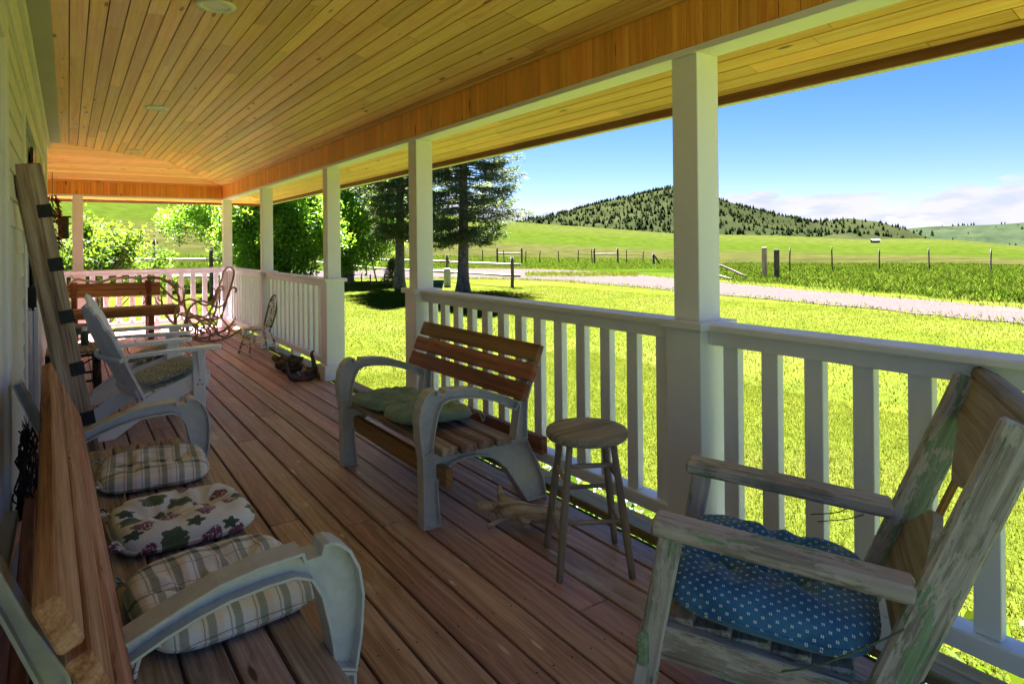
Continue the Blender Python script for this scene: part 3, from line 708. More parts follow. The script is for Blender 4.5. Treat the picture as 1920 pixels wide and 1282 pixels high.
# ================================================================ cushions
def cushion_mesh(name, L, W, H, mat, tufts, dip=.8, n=44, round_=.32, back=0., puff=1., tr=.080, wob=.016, seed=1.):
    """two puffed faces sewn at a rim; tufts = button positions (u, v) in -1..1"""
    V = []; idx = {}; F = []
    m = int(n*W/L)+2
    def outline(u, v):          # square -> rounded rectangle
        a = L/2; b = W/2; r = round_*min(a, b); x, y = u*a, v*b
        return x, y
    for side in (1, -1):
        for i in range(n+1):
            for j in range(m+1):
                u, v = -1+2*i/n, -1+2*j/m
                edge = i in (0, n) or j in (0, m)
                if edge and side == -1: idx[side, i, j] = idx[1, i, j]; continue
                # squircle pull-in at the corners
                k = 1-round_*.5*(abs(u)**3)*(abs(v)**3)
                x, y = u*L/2*k, v*W/2*k
                e = (1-abs(u)**3.2)*(1-abs(v)**3.2); z = H/2*puff*max(e, 0)**.42
                for tu, tv in tufts:
                    d = math.hypot((x-tu*L/2), (y-tv*W/2)); th_ = math.atan2(y-tv*W/2, x-tu*L/2); z *= 1-(dip+.35)*math.exp(-(d/tr)**1.2)-.12*math.sin(th_*8+seed)*math.exp(-((d-tr)/(tr*.7))**2)
                z += wob*mnoise.noise(Vector((x*14+seed, y*14, seed*3)))*e
                if edge: z = .004*mnoise.noise(Vector((x*30, y*30, seed)))
                y += back*(u*u)*.02
                idx[side, i, j] = len(V); V.append((x, y, z*side*(1 if side > 0 else .55)))
        for i in range(n):
            for j in range(m):
                q = (idx[side, i, j], idx[side, i+1, j], idx[side, i+1, j+1], idx[side, i, j+1]); F.append(q if side > 0 else q[::-1])
    ring = [(i, 0) for i in range(n)]+[(n, j) for j in range(m)]+[(i, m) for i in range(n, 0, -1)]+[(0, j) for j in range(m, 0, -1)]; P = [V[idx[1, i, j]] for i, j in ring]
    v2, f2 = tube_data(P+[P[0]], .0042, 6, False); b_ = len(V); V += [tuple(q) for q in v2]; F += [tuple(k+b_ for k in q) for q in f2]
    return mesh(name, V, F, mat, True)
def fabric(name, rough=.9):
    s = NT(name); s.b.inputs['Sheen Weight'].default_value = .25; return s
def plaid():
    s = fabric('plaid_cotton'); p = s.coord(); q = s.n('ShaderNodeSeparateXYZ'); s.l(p, q.inputs[0]); x, y, z = q.outputs
    def stripe(c, period, w, ph=0.):
        fr = s.math('FRACT', s.math('ADD', s.math('DIVIDE', c, period), ph+10)); return s.mapr(s.math('ABSOLUTE', s.math('SUBTRACT', fr, .5)), w/period/2*.85, w/period/2*1.15, 1., 0.)
    yy = s.math('ADD', y, s.math('MULTIPLY', z, .7))
    v1 = stripe(x, .060, .019); h1 = stripe(yy, .145, .020, .2); v2 = stripe(x, .060, .003, .30); h2 = stripe(yy, .0725, .003, .55)
    base = s.mix(stripe(x, .120, .05, .25), (.92, .86, .82), (.88, .74, .64)); g = (.23, .26, .18)
    c = s.mix(s.math('MULTIPLY', v1, .72), base, g); c = s.mix(s.math('MULTIPLY', h1, .72), c, g); c = s.mix(s.math('MULTIPLY', s.math('MULTIPLY', v1, h1), .8), c, (.06, .075, .04))
    c = s.mix(s.math('MULTIPLY', s.math('MAXIMUM', v2, h2), .6), c, (.13, .12, .09)); n = s.noise(p, 260., 2.); c = s.mix(.25, c, s.mix(1., c, s.ramp(n, [(.3, (.7, .7, .7)), (.7, (1.25, 1.25, 1.25))]), 'MULTIPLY'))
    s.bump(n, .25, .002); return s.fin(c, .92, .15)
def grape():
    s = fabric('grape_print_cotton'); p = s.coord(); sp_ = s.n('ShaderNodeSeparateXYZ'); s.l(p, sp_.inputs[0]); cb_ = s.n('ShaderNodeCombineXYZ'); s.l(sp_.outputs[0], cb_.inputs[0]); s.l(s.math('ADD', sp_.outputs[1], sp_.outputs[2]), cb_.inputs[1]); fl = cb_.outputs[0]; q = s.n('ShaderNodeTexVoronoi', voronoi_dimensions='2D'); q.inputs['Scale'].default_value = 11.; q.inputs['Randomness'].default_value = .85; s.l(fl, q.inputs['Vector'])
    loc = s.vm('SUBTRACT', s.vm('SCALE', q.outputs['Position'], None, 1.), fl); lx = s.n('ShaderNodeSeparateXYZ'); s.l(loc, lx.inputs[0])
    rc = s.n('ShaderNodeSeparateXYZ'); s.l(q.outputs['Color'], rc.inputs[0]); kind, rot, pal = rc.outputs
    th = s.math('ADD', s.math('ARCTAN2', lx.outputs[1], lx.outputs[0]), s.math('MULTIPLY', rot, 6.28)); r = s.vm('LENGTH', s.vm('MULTIPLY', loc, (1, 1, 0)))
    lob = s.math('ADD', s.math('ADD', .022, s.math('MULTIPLY', pal, .020)), s.math('ADD', s.math('MULTIPLY', s.math('COSINE', s.math('MULTIPLY', th, 5.)), .006), s.math('MULTIPLY', s.math('COSINE', s.math('MULTIPLY', th, 23.)), .0022)))
    leaf = s.math('MULTIPLY', s.mapr(s.math('SUBTRACT', lob, r), -.001, .0015), s.math('LESS_THAN', kind, .47))
    vein = s.mapr(s.math('ABSOLUTE', s.math('SINE', s.math('MULTIPLY', th, 2.5))), .0, .16, 1., 0.)
    gv = s.voro(fl, 95., rand=.5, dim='2D'); grp = s.math('MULTIPLY', s.math('MULTIPLY', s.mapr(s.math('ADD', r, s.math('MULTIPLY', s.math('COSINE', s.math('MULTIPLY', th, 3.)), .006)), .028, .034, 1., 0.), s.mapr(gv, .50, .62, 1., 0.)), s.math('GREATER_THAN', kind, .47)); grp = s.math('MULTIPLY', grp, s.math('LESS_THAN', kind, .90))
    weave = s.noise(p, 190., 2.); base = s.mix(s.mapr(weave, .3, .7), (.84, .79, .73), (.92, .88, .82))
    lc = s.mix(s.math('MULTIPLY', vein, .5), s.mix(pal, (.06, .10, .07), (.13, .17, .085)), (.29, .33, .21)); gc = s.mix(s.mapr(gv, .0, .5), s.mix(pal, (.55, .20, .32), (.45, .13, .17)), (.15, .018, .06))
    c = s.mix(leaf, base, lc); c = s.mix(grp, c, gc); s.bump(weave, .4, .003); return s.fin(c, .92, .15)
def bluefab():
    s = fabric('blue_dotted_cotton'); p = s.coord(); q = s.n('ShaderNodeSeparateXYZ'); s.l(p, q.inputs[0]); x = s.math('ADD', q.outputs[0], s.math('MULTIPLY', q.outputs[2], .95)); y = q.outputs[1]
    P = .0335
    def motif(ox, oy):
        u = s.math('MULTIPLY', s.math('SUBTRACT', s.math('FRACT', s.math('ADD', s.math('DIVIDE', x, P), 50+ox)), .5), P); v = s.math('MULTIPLY', s.math('SUBTRACT', s.math('FRACT', s.math('ADD', s.math('DIVIDE', y, P), 50+oy)), .5), P)
        a = s.math('SUBTRACT', s.math('ABSOLUTE', u), .0021); b = s.math('SUBTRACT', s.math('ABSOLUTE', v), .0021); d = s.math('SQRT', s.math('ADD', s.math('MULTIPLY', a, a), s.math('MULTIPLY', b, b))); return s.mapr(d, .0013, .0019, 1., 0.)
    m = s.math('MAXIMUM', motif(0, 0), motif(.5, .5)); n = s.noise(p, 230., 2.); big = s.noise(p, 9., 4.)
    base = s.mix(s.mapr(big, .35, .65), (.030, .125, .29), (.055, .20, .43)); base = s.mix(s.mapr(n, .35, .65), s.mix(1., base, (.85, .85, .85), 'MULTIPLY'), base)
    s.bump(n, .2, .002); return s.fin(s.mix(m, base, (.85, .85, .82)), .9, .15)
def greenfab():
    s = fabric('sage_green_cotton'); p = s.coord(); n = s.noise(p, 7., 5.); w = s.noise(p, 240., 2.); c = s.mix(s.mapr(n, .3, .7), (.17, .27, .245), (.29, .40, .36)); s.bump(w, .25, .002); return s.fin(c, .9, .15)
def scroll():
    s = fabric('scroll_print_cotton'); p = s.coord(); w = s.n('ShaderNodeTexWave', wave_type='RINGS', rings_direction='Z'); cell = s.n('ShaderNodeTexVoronoi'); cell.inputs['Scale'].default_value = 15.; s.l(p, cell.inputs['Vector'])
    rings = s.math('SINE', s.math('ADD', s.math('MULTIPLY', cell.outputs['Distance'], 24.), s.math('MULTIPLY', s.noise(p, 22., 2.), 5.))); m = s.mapr(rings, .35, .75)
    top = s.noise(p, 150., 2.); c = s.mix(s.math('MULTIPLY', m, .75), s.mix(s.mapr(top, .35, .65), (.21, .225, .15), (.30, .30, .21)), (.60, .61, .51)); s.bump(top, .2, .002); return s.fin(c, .92, .12)
M_plaid, M_grape, M_blue, M_sage, M_scroll = plaid(), grape(), bluefab(), greenfab(), scroll()
def ties(mb, pts):
    for p in pts: mb.tube(smooth_path(p, 5), .0045, 5, True, .45)
def cushion(label, loc, rot, me, mat, tie=None, group=None, name='seat_cushion'):
    t = thing(name, label, 'cushion', loc, 0, group); t.rotation_euler = rot; obj('pad', me, t)
    if tie:
        for pts in tie:
            mb = MB(); ties(mb, pts); mb.build('tie', mat, t, True)
    return t
# local x = across the bench depth (front = +x), y = along the bench, so the house side is -x
def tie_set(L, W):
    x = -L/2+.03; out = []
    for sgn in (-1, 1):
        y = sgn*(W/2-.05)
        out.append([[(x, y, 0), (x-.035, y+.01, .018), (x-.06, y+.02, -.02), (x-.062, y+.015, -.10), (x-.055, y+.02, -.17)], [(x-.02, y, .01), (x-.05, y-.022, .02), (x-.07, y-.03, -.05), (x-.066, y-.02, -.14)], [(x-.012, y, .008), (x-.028, y+.03, .024), (x-.05, y+.015, .016), (x-.03, y-.006, .008)]])
    return out
SEATZ = .3925
cushion('green and cream plaid tied cushion beside the grape-print one, nearest the white slat-back chair', (.292, 3.10, SEATZ+.026), (0, 0, R_(-4)), cushion_mesh('pad', .40, .44, .135, M_plaid, [(-.42, -.1), (.38, .12)], .75, seed=1.), M_plaid, tie_set(.40, .44), 'tied cushions on the long bench')
cushion('cream tied cushion printed with purple grapes and green vine leaves', (.312, 2.475, SEATZ+.028), (0, 0, R_(4)), cushion_mesh('pad', .42, .42, .145, M_grape, [(-.36, .1), (.40, .2)], .72, seed=2.), M_grape, tie_set(.42, .42), 'tied cushions on the long bench')
cushion('green and cream plaid tied cushion half under the near resin arm of the long bench', (.338, 1.90, SEATZ+.029), (0, 0, R_(7)), cushion_mesh('pad', .43, .46, .150, M_plaid, [(-.34, .0), (.36, .14)], .76, seed=5.), M_plaid, tie_set(.43, .46), 'tied cushions on the long bench')
g4 = [(-.42, -.42), (.42, -.42), (-.42, .42), (.42, .42)]
mg = cushion_mesh('pad', .42, .42, .135, M_sage, g4, .5, seed=7., tr=.07)
cushion('sage green tufted cushion lying flat at the stair-opening end of the brown bench', (1.605, 3.62, SEATZ+.028), (0, R_(1), R_(5)), mg, M_sage, None, 'green tufted cushions')
cushion('sage green tufted cushion overlapping its neighbour, at the stool end of the brown bench', (1.600, 3.165, SEATZ+.045), (R_(-4.5), R_(1), R_(-10)), cushion_mesh('pad', .43, .42, .14, M_sage, g4, .5, seed=9., tr=.07), M_sage, [[[(.19, -.17, 0), (.225, -.20, .02), (.245, -.215, -.01), (.235, -.225, -.035)], [(.19, -.17, 0), (.215, -.215, .012), (.228, -.235, -.03)]]], 'green tufted cushions')

# ================================================================ round stool
def stool():
    c = Vector((1.808, 2.094, 0)); t = thing('stool', 'round weathered wooden stool with four splayed legs beside the railing', 'stool', c)
    feet = [(-.061, .208), (-.203, -.061), (.214, .062), (.055, -.209)]; topz = .545
    V = []; F = []; N = 40; pr = [(0, 0), (.10, .0), (.162, -.001), (.171, -.006), (.173, -.016), (.172, -.031), (.165, -.039), (.10, -.040), (0, -.040)]
    pts = [(r*math.cos(2*math.pi*k/N), r*math.sin(2*math.pi*k/N), topz+.022+z) for r, z in pr for k in range(N)]
    F = [(i*N+k, (i+1)*N+k, (i+1)*N+(k+1) % N, i*N+(k+1) % N) for i in range(len(pr)-1) for k in range(N)]
    me = mesh('seat', pts, F, M_stool, True); obj('seat', me, t)
    tops = [Vector((f[0]*.60, f[1]*.60, topz-.01)) for f in feet]; ft = [Vector((*f, .0)) for f in feet]
    for a, b in zip(ft, tops):
        d = (b-a); L = d.length; X = d.normalized(); Y = X.orthogonal().normalized(); Z = X.cross(Y)
        mb = MB(); ps = [(i/10*L, 0, 0) for i in range(11)]; mb.tube(ps, [.0135+.0035*math.sin(math.pi*min(1, i/10*1.15)) for i in range(11)], 10)
        o = mb.build('leg', M_stool, t, True); o.matrix_local = Matrix(((X.x, Y.x, Z.x, a.x), (X.y, Y.y, Z.y, a.y), (X.z, Y.z, Z.z, a.z), (0, 0, 0, 1)))
    def lp(i, z): return ft[i].lerp(tops[i], z/(topz-.01))
    for i, j, zs in ((1, 3, (.22, .44)), (0, 2, (.27, .49)), (0, 1, (.165, .375)), (2, 3, (.175, .385))):
        for z in zs:
            a, b = lp(i, z), lp(j, z); d = b-a; L = d.length; X = d.normalized(); Y = X.orthogonal().normalized(); Z = X.cross(Y); mb = MB(); mb.tube([(k/6*L, 0, 0) for k in range(7)], [.007, .009, .0102, .0106, .0102, .009, .007], 8)
            o = mb.build('rung', M_stool, t, True); o.matrix_local = Matrix(((X.x, Y.x, Z.x, a.x), (X.y, Y.y, Z.y, a.y), (X.z, Y.z, Z.z, a.z), (0, 0, 0, 1)))
stool()

# ================================================================ driftwood branch on the deck under the bench
M_drift = wood('bleached_driftwood', (.27, .165, .095), (.52, .375, .25), (.74, .62, .49), .65, .6, .0, None, .0, .25, .6)
def driftwood():
    c = onZ(950, 985); t = thing('driftwood_branch', 'pale bleached driftwood branch with stubby limbs, lying between bench and stool', 'driftwood', c); mb = MB()
    def pt(x, y, z): return onZ(x, y, z)-c                  # x,y photo pixel of a point z above the deck
    def sw(pts, r, seg=12): mb.tube(smooth_path(pts, 6), np.interp(np.linspace(0, 1, (len(pts)-1)*6+1), np.linspace(0, 1, len(r)), r), seg)
    sw([pt(895, 946, .10), pt(915, 949, .10), pt(938, 951, .095), pt(965, 955, .09), pt(995, 962, .075), pt(1025, 962, .07), pt(1056, 953, .07)], [.020, .022, .026, .040, .046, .042, .036, .034])
    sw([pt(958, 946, .10), pt(945, 938, .12), pt(938, 925, .145), pt(936, 911, .175)], [.034, .026, .016, .012])
    sw([pt(986, 972, .07), pt(983, 980, .045), pt(990, 988, .02), pt(992, 992, .012)], [.026, .016, .012, .010])
    sw([pt(960, 965, .06), pt(945, 971, .045), pt(928, 980, .025), pt(914, 987, .012)], [.018, .013, .012, .011])
    sw([pt(935, 946, .12), pt(930, 957, .09), pt(932, 966, .055)], [.011, .008, .006]); sw([pt(925, 947, .125), pt(935, 943, .13)], [.009, .007])
    sw([pt(1015, 968, .055), pt(1030, 972, .03), pt(1048, 970, .015)], [.03, .026, .02])
    th = (pt(1056, 953, .07)-pt(895, 946, .10)); th = math.atan2(th.y, th.x); Rz = Matrix.Rotation(-th, 3, 'Z'); mb.v = [tuple(Rz @ Vector(q)) for q in mb.v]; o = mb.build('branch', M_drift, t, True); o.rotation_euler.z = th      # grain runs along the branch
driftwood()

# ================================================================ peeling green armchair with the blue cushion
def peel(name, base_green=.5):
    s = NT(name); p0 = s.coord(); rnd = s.n('ShaderNodeObjectInfo').outputs['Random']; p = s.vm('ADD', p0, s.vm('SCALE', (7., 3., 5.), None, s.math('MULTIPLY', rnd, 13.)))
    g = s.noise(s.vm('MULTIPLY', p, (3., 90., 90.)), 1., 4., .65); rings = s.noise(s.vm('MULTIPLY', p, (1.5, 22., 22.)), 1., 4., .6, .6)
    w = s.ramp(s.math('ADD', s.math('MULTIPLY', g, .55), s.math('MULTIPLY', rings, .5)), [(.34, (.13, .10, .085)), (.5, (.35, .295, .265)), (.66, (.60, .54, .505))])
    w = s.mix(s.math('MULTIPLY', s.mapr(s.noise(p, 5., 4.), .5, .66), .55), w, (.20, .14, .11))
    big = s.noise(s.vm('MULTIPLY', p, (3.2, 9., 9.)), 1., 6., .7); fl = s.noise(s.vm('MULTIPLY', p, (9., 46., 46.)), 1., 5., .7); m = s.math('ADD', s.math('MULTIPLY', big, .7), s.math('MULTIPLY', fl, .42))
    pink = s.mapr(m, .50, .55); green = s.mapr(s.math('ADD', s.math('MULTIPLY', s.noise(s.vm('MULTIPLY', p, (2.4, 7., 7.)), 1.3, 6., .72), .75), s.math('MULTIPLY', fl, .4)), .635-.1*base_green, .66-.1*base_green)
    c = s.mix(s.math('MULTIPLY', pink, .5), w, (.68, .59, .55)); c = s.mix(s.math('MULTIPLY', green, .85), c, s.mix(s.mapr(g, .3, .7), (.14, .23, .12), (.27, .40, .24)))
    s.bump(s.math('ADD', s.math('ADD', g, s.math('MULTIPLY', green, .5)), s.math('MULTIPLY', pink, .4)), .7, .004); return s.fin(c, .8, .2)
M_peel, M_peelg = peel('peeling_green_paint', .08), peel('green_painted_wood', .8)
M_peelbare = wood('bare_grey_backboard', (.22, .170, .140), (.33, .270, .230), (.45, .39, .345), .75, 1.5, 1.6, (.12, .07, .05), .05, .2, .5, ((.16, .23, .13), .0, 1.))
def armchair():
    a = .529; n = Vector((1.284, 1.202, 0)); t = thing('wooden_armchair', 'heavy plank armchair with peeling green and white paint and a blue dotted cushion', 'chair', n, a)
    # local: x to the railing side, y forward (towards the front posts); s = distance back from the front = -y
    W = .569
    P = lambda off, s, z: Vector((off, -s, z))
    for off in (.046, W-.008):                                   # arms: 2x4 laid flat, rounded front
        v, f = cbox_data(.615, .090, .044, .010); me = mesh('arm', v, f, M_peel)
        d = P(0, .585, .534)-P(0, -.03, .588); X = d.normalized(); Z = Vector((0, 0, 1)); Z = (Z-X*Z.dot(X)).normalized(); Y = Z.cross(X); c = (P(off, .585, .532)+P(off, -.02, .586))/2
        obj('arm', me, t, Matrix(((X.x, Y.x, Z.x, c.x), (X.y, Y.y, Z.y, c.y), (X.z, Y.z, Z.z, c.z), (0, 0, 0, 1))))
    for off in (.024, W-.03): board('front_post', t, M_peel, P(off, -.075, .015), P(off, .028, .562), .085*.72, .036, (1, 0, 0), .006)
    dv = (P(0, .758, .958)-P(0, .49, .30)).normalized()
    for off, m in ((.022, M_peel), (W-.02, M_peelg)):
        board('stile', t, m, P(off, .425, .035), P(off, .790, .945), .088, .040, (1, 0, 0), .009)
    # back boards between the stiles: bandsawn lower edge on the crest, ogee top on the lower one
    org = P(.044, .548, .315); nrm = Vector((0, 1, 0)); nrm = (nrm-dv*nrm.dot(dv)).normalized(); wv = Vector((1, 0, 0)); Lw = W-.086
    def sawn(name, lo, hi, mat, push=0., th=.022):
        K = 20; V = []
        for side in (0, 1):
            for k in range(K+1):
                u = k/K; q0 = org+wv*(u*Lw)+dv*lo(u)+nrm*(push-side*th); q1 = org+wv*(u*Lw)+dv*hi(u)+nrm*(push-side*th); V += [q0, q1]
        F = []; m = 2*(K+1)
        for k in range(K):
            i = 2*k; F += [(i, i+2, i+3, i+1)[::-1], (m+i, m+i+1, m+i+3, m+i+2)[::-1], (i, m+i, m+i+2, i+2)[::-1], (i+1, i+3, m+i+3, m+i+1)[::-1]]
        F += [(0, 1, m+1, m), (2*K, m+2*K, m+2*K+1, 2*K+1)]
        c = sum(V, Vector())/len(V); R3 = Matrix((wv, dv, nrm)).transposed(); Mx = R3.to_4x4(); Mx.translation = c; iv = Mx.inverted()
        return obj(name, mesh(name, [iv @ q for q in V], F, mat), t, Mx)
    crest_z = .690
    sawn('crest_board', lambda u: crest_z-.155-.085*math.sin(math.pi*min(1, max(0, (u-.05)/.9)))**1.5+.02*math.cos(u*6.28), lambda u: crest_z-.012, M_peelbare, .012, .026)
    sawn('lower_board', lambda u: .03, lambda u: .20+.125*math.exp(-((u-.60)/.26)**2), M_peelbare, .010, .024)
    board('splat', t, M_rust, org+wv*(Lw*.72)+dv*.19-nrm*.020, org+wv*(Lw*.72)+dv*.56-nrm*.020, .030, .014, nrm, .002)
    board('crest_rail', t, M_peelbare, org+wv*-.03+dv*(crest_z+.004)-nrm*.012, org+wv*(Lw+.036)+dv*(crest_z+.004)-nrm*.012, .070, .040, dv, .012)
    for off in (.030, W-.034): board('side_rail', t, M_peel, P(off, -.02, .283), P(off, .50, .245), .092, .036, (1, 0, 0), .005)
    for i in range(5): board('seat_board', t, M_peel, P(.05, .03+i*.096, .324-i*.0075), P(W-.055, .03+i*.096, .324-i*.0075), .0945, .020, (0, .078, 1), .004)
    board('front_rail', t, M_peelg, P(-.012, -.045, .262), P(W+.01, -.045, .262), .088, .030, (0, 1, 0), .006)
    # garden twine knotted round the near stile
    def cord(name, pts, r, mat): mb = MB(); mb.tube(smooth_path(pts, 6), r, 6); mb.build(name, mat, t, True)
    M_twine = plain('green_twine', (.10, .14, .08), .8); cord('twine', [P(-.012, .30, .300), P(-.01, .38, .335), P(-.004, .50, .415), P(.0, .56, .46)], .0026, M_twine); cord('twine', [P(-.004, .36, .28), P(-.002, .47, .30), P(-.004, .56, .325), P(.01, .60, .345)], .0026, M_twine)
    cord('wire', [P(W-.05, .36, .49), P(W-.02, .44, .50), P(W-.01, .50, .54)], .0016, M_black); cord('wire', [P(W-.06, .38, .475), P(W-.03, .46, .485), P(W-.01, .51, .50)], .0016, M_black)
    cm = cushion_mesh('pad', .54, .54, .21, M_blue, [(-.15, .45), (-.12, -.22), (.5, -.1)], .6, 56, .4, seed=11., tr=.085)
    d = Vector((-math.sin(a), math.cos(a), 0)); r = Vector((math.cos(a), math.sin(a), 0)); c = n+r*.262-d*.255
    cushion('dark blue tufted cushion patterned with small white dots on the peeling armchair', (c.x, c.y, .385), (R_(4.5), 0, a), cm, M_blue)
armchair()

# ================================================================ white slat-back lawn chairs
def lawn_chair():
    t = thing('lawn_chair', '', 'chair', (0, 0, 0), 0, 'white fan-backed lawn chairs')
    W = .28
    for s in (-1, 1):
        board('front_leg', t, M_adir, (0, s*W, 0), (0, s*W, .563), .092, .024, (0, 1, 0), .004)
        mb = MB(); v = [(.030, s*(W+.012), .56), (-.03, s*(W+.012), .56), (-.002, s*(W+.012), .36), (.030, s*(W+.055), .56), (-.03, s*(W+.055), .56)]
        mb.add(v, [(0, 1, 2), (3, 4, 1, 0)[::-1], (0, 2, 3), (1, 4, 2), (3, 2, 4)]); mb.build('arm_bracket', M_adir, t)
        # arm: long paddle, rounded at the front, narrowing to the back brace
        out = [(-.50, .005), (-.30, -.035), (-.10, -.055), (.06, -.068), (.125, -.058), (.152, -.03), (.158, .0), (.152, .03), (.125, .055), (.06, .064), (-.10, .055), (-.30, .04), (-.50, .03)]
        n = len(out); V = [(x, s*(W+.018)+y*s, z) for z in (.564, .588) for x, y in out]; f = [tuple(range(n-1, -1, -1)), tuple(range(n, 2*n))]+[(i, (i+1) % n, n+(i+1) % n, n+i) for i in range(n)]
        f = f if s < 0 else [q[::-1] for q in f]; obj('arm', mesh('arm', V, [q[::-1] for q in f], M_adir), t)
        # side rail running down to the rear foot
        side = [(.075, .30), (.085, .345), (.06, .385), (-.05, .375), (-.30, .285), (-.50, .17), (-.66, .045), (-.685, 0), (-.57, 0), (-.45, .075), (-.28, .165), (-.06, .25), (.03, .265)]
        n = len(side); y0, y1 = s*(W-.038), s*(W-.014); V = [(x, y, z) for y in (y0, y1) for x, z in side]; tri = tessellate_polygon([[Vector((x, z, 0)) for x, z in side]])
        f = []
        for a in tri: f += [tuple(a), tuple(i+n for i in a[::-1])]
        f += [(i, (i+1) % n, n+(i+1) % n, n+i) for i in range(n)]; obj('side_rail', mesh('side_rail', V, f, M_adir), t)
    for i in range(6):
        x = .045-i*.078; z = .383-i*.0225-(.012 if i == 0 else 0); board('seat_slat', t, M_adir, (x, -W+.045, z), (x, W-.045, z), .068, .018, (-.28 if i else .35, 0, 1), .003)
    board('front_apron', t, M_adir, (.078, -W+.02, .325), (.078, W-.02, .325), .11, .018, (1, 0, -.2), .003)
    b0 = Vector((-.36, 0, .235)); dv = Vector((-.31, 0, .70)).normalized(); nv = Vector((-dv.z, 0, dv.x))      # nv = rear
    sw = .070
    for k in range(-3, 4):
        yc = k*(sw+.013); arch = lambda y: .775-1.9*y*y-5.*abs(y)**3; K = 6; V = []; fan = 1+.12
        prof = [(-sw/2, 0), (sw/2, 0)]+[(sw/2-sw*i/K, arch(yc)*.0+arch(abs(yc)+.0)-.10*abs(yc)*((sw/2-sw*i/K)/(sw/2))*(1 if yc > 0 else -1 if yc < 0 else 0)-.022*((1-2*i/K)**2)**1.5) for i in range(K+1)]
        for o_ in (0, .018):
            for y, u in prof: yy = (yc+y)*(.93+.16*u); V.append(b0+dv*u+nv*o_+Vector((0, yy, 0)))
        n = len(prof); f = [tuple(range(n)), tuple(range(2*n-1, n-1, -1))]+[(i, n+i, n+(i+1) % n, (i+1) % n) for i in range(n)]
        obj('back_slat', mesh('back_slat', V, f, M_adir), t)
    c = b0+dv*.36+nv*.032; mb = MB(); pts = [c+Vector((.05*(1-(y/.31)**2)*-1, y, 0)) for y in np.linspace(-.31, .31, 11)]
    mb.tube([tuple(p) for p in pts], .019, 6, True, .9); mb.build('back_brace', M_adir, t)
    board('lower_brace', t, M_adir, b0+dv*.06+nv*.03+Vector((0, -.24, 0)), b0+dv*.06+nv*.03+Vector((0, .24, 0)), .07, .02, nv, .003)
    for s in (-1, 1):
        for x, z in ((-.015, .30), (.018, .295), (.0, .33), (0, .52)): board('bolt', t, M_black, (x, s*(W+.012), z), (x, s*(W+.0155), z), .010, .010, (1, 0, 0), .002)
    return t
ch1 = lawn_chair(); ch1.location = (.762, 5.74, 0); ch1.rotation_euler.z = R_(12); ch1['label'] = 'white fan-backed slat chair with a scroll-print cushion, next to the leaning grey timber'
ch2 = copy_tree(ch1); ch2.location = (.80, 6.80, 0); ch2.rotation_euler.z = R_(-9); ch2['label'] = 'white fan-backed slat chair beside the rustic twig table'
mc = cushion_mesh('pad', .44, .47, .085, M_scroll, [], 0., 36, .25, seed=21.)
for (x, y, z), rz, lb in (((.762, 5.74, .408), 12, 'olive scroll-print cushion on the white chair next to the leaning timber'), ((.80, 6.80, .408), -9, 'olive scroll-print cushion on the white chair beside the twig table')):
    c = Vector((x, y, z))+Matrix.Rotation(R_(rz), 3, 'Z') @ Vector((-.145, 0, -.022)); t = cushion(lb, c, (0, R_(-15.5), R_(rz)), mc, M_scroll, None, 'scroll-print chair cushions')

# ================================================================ leaning timber
def timber():
    b = Vector((.115, 3.86, 0)); tp = Vector((-.172, 4.02, 1.765)); t = thing('leaning_timber', 'long grey weathered timber with black square plates leaning on the house wall', 'timber', b)
    d = tp-b; nrm = Vector((.22, -1, 0)); board('timber', t, M_grey, (0, 0, .0), d, .118, .058, nrm, .006)
    X = d.normalized(); Z = (nrm-X*nrm.dot(X)).normalized(); Y = Z.cross(X); sgn = 1 if Y.x > 0 else -1
    for px_, py_ in ((67, 397), (90, 498), (113, 596), (137, 693), (157, 786)):
        v = ray(px_, py_); tt = ((b+Z*.03)-O_).dot(Z)/v.dot(Z); p = O_+v*tt-b; u = p.dot(X); c = X*u+Y*(sgn*.033)+Z*.0295
        board('iron_plate', t, M_black, c-X*.033, c+X*.033, .062, .004, Z, .001)
timber()

# ================================================================ rustic twig table and the green bottle
def twig_table():
    c = Vector((.03, 7.50, 0)); t = thing('twig_table', 'low rustic table with grey plank top and bark-covered log legs', 'table', c); hx, hy, z = .21, .30, .40
    for i in range(4): board('top_plank', t, M_grey, (-hx+.053+i*.105, -hy-.02, z-.012), (-hx+.053+i*.105, hy+.02, z-.012), .102, .024, (0, 0, 1), .004)
    for sx in (-1, 1):
        for sy in (-1, 1):
            mb = MB(); mb.tube(smooth_path([(sx*(hx-.03), sy*(hy-.04), z-.024), (sx*(hx-.022), sy*(hy-.045), .2), (sx*(hx-.018), sy*(hy-.04), 0)], 5), [.034, .031, .030, .032, .030, .029, .031, .033, .032, .030, .032], 10); mb.build('leg', M_bark, t, True)
    def stick(a, b, r, mid=None): mb = MB(); mb.tube(smooth_path([a]+([mid] if mid else [])+[b], 6), r, 7); mb.build('stick', M_bark, t, True)
    for sy in (-1, 1):
        y = sy*(hy-.04); stick((-hx+.03, y, .345), (hx-.03, y, .35), .013); stick((-hx+.03, y, .10), (hx-.03, y, .11), .012); stick((-hx+.05, y-.02*sy, .02), (hx-.04, y, .33), .008, (-hx+.19, y-.03*sy, .20))
    for sx in (-1, 1): x = sx*(hx-.03); stick((x, -hy+.05, .34), (x, hy-.05, .345), .013); stick((x, -hy+.05, .13), (x, hy-.05, .12), .011)
twig_table()
def lathe(pr, N=20):
    V = [(r*math.cos(2*math.pi*k/N), r*math.sin(2*math.pi*k/N), z) for r, z in pr for k in range(N)]
    return V, [(i*N+k, i*N+(k+1) % N, (i+1)*N+(k+1) % N, (i+1)*N+k) for i in range(len(pr)-1) for k in range(N)]
t = thing('bottle', 'small dark green bottle with a pale cap standing on the twig table', 'bottle', (.125, 7.62, .400))
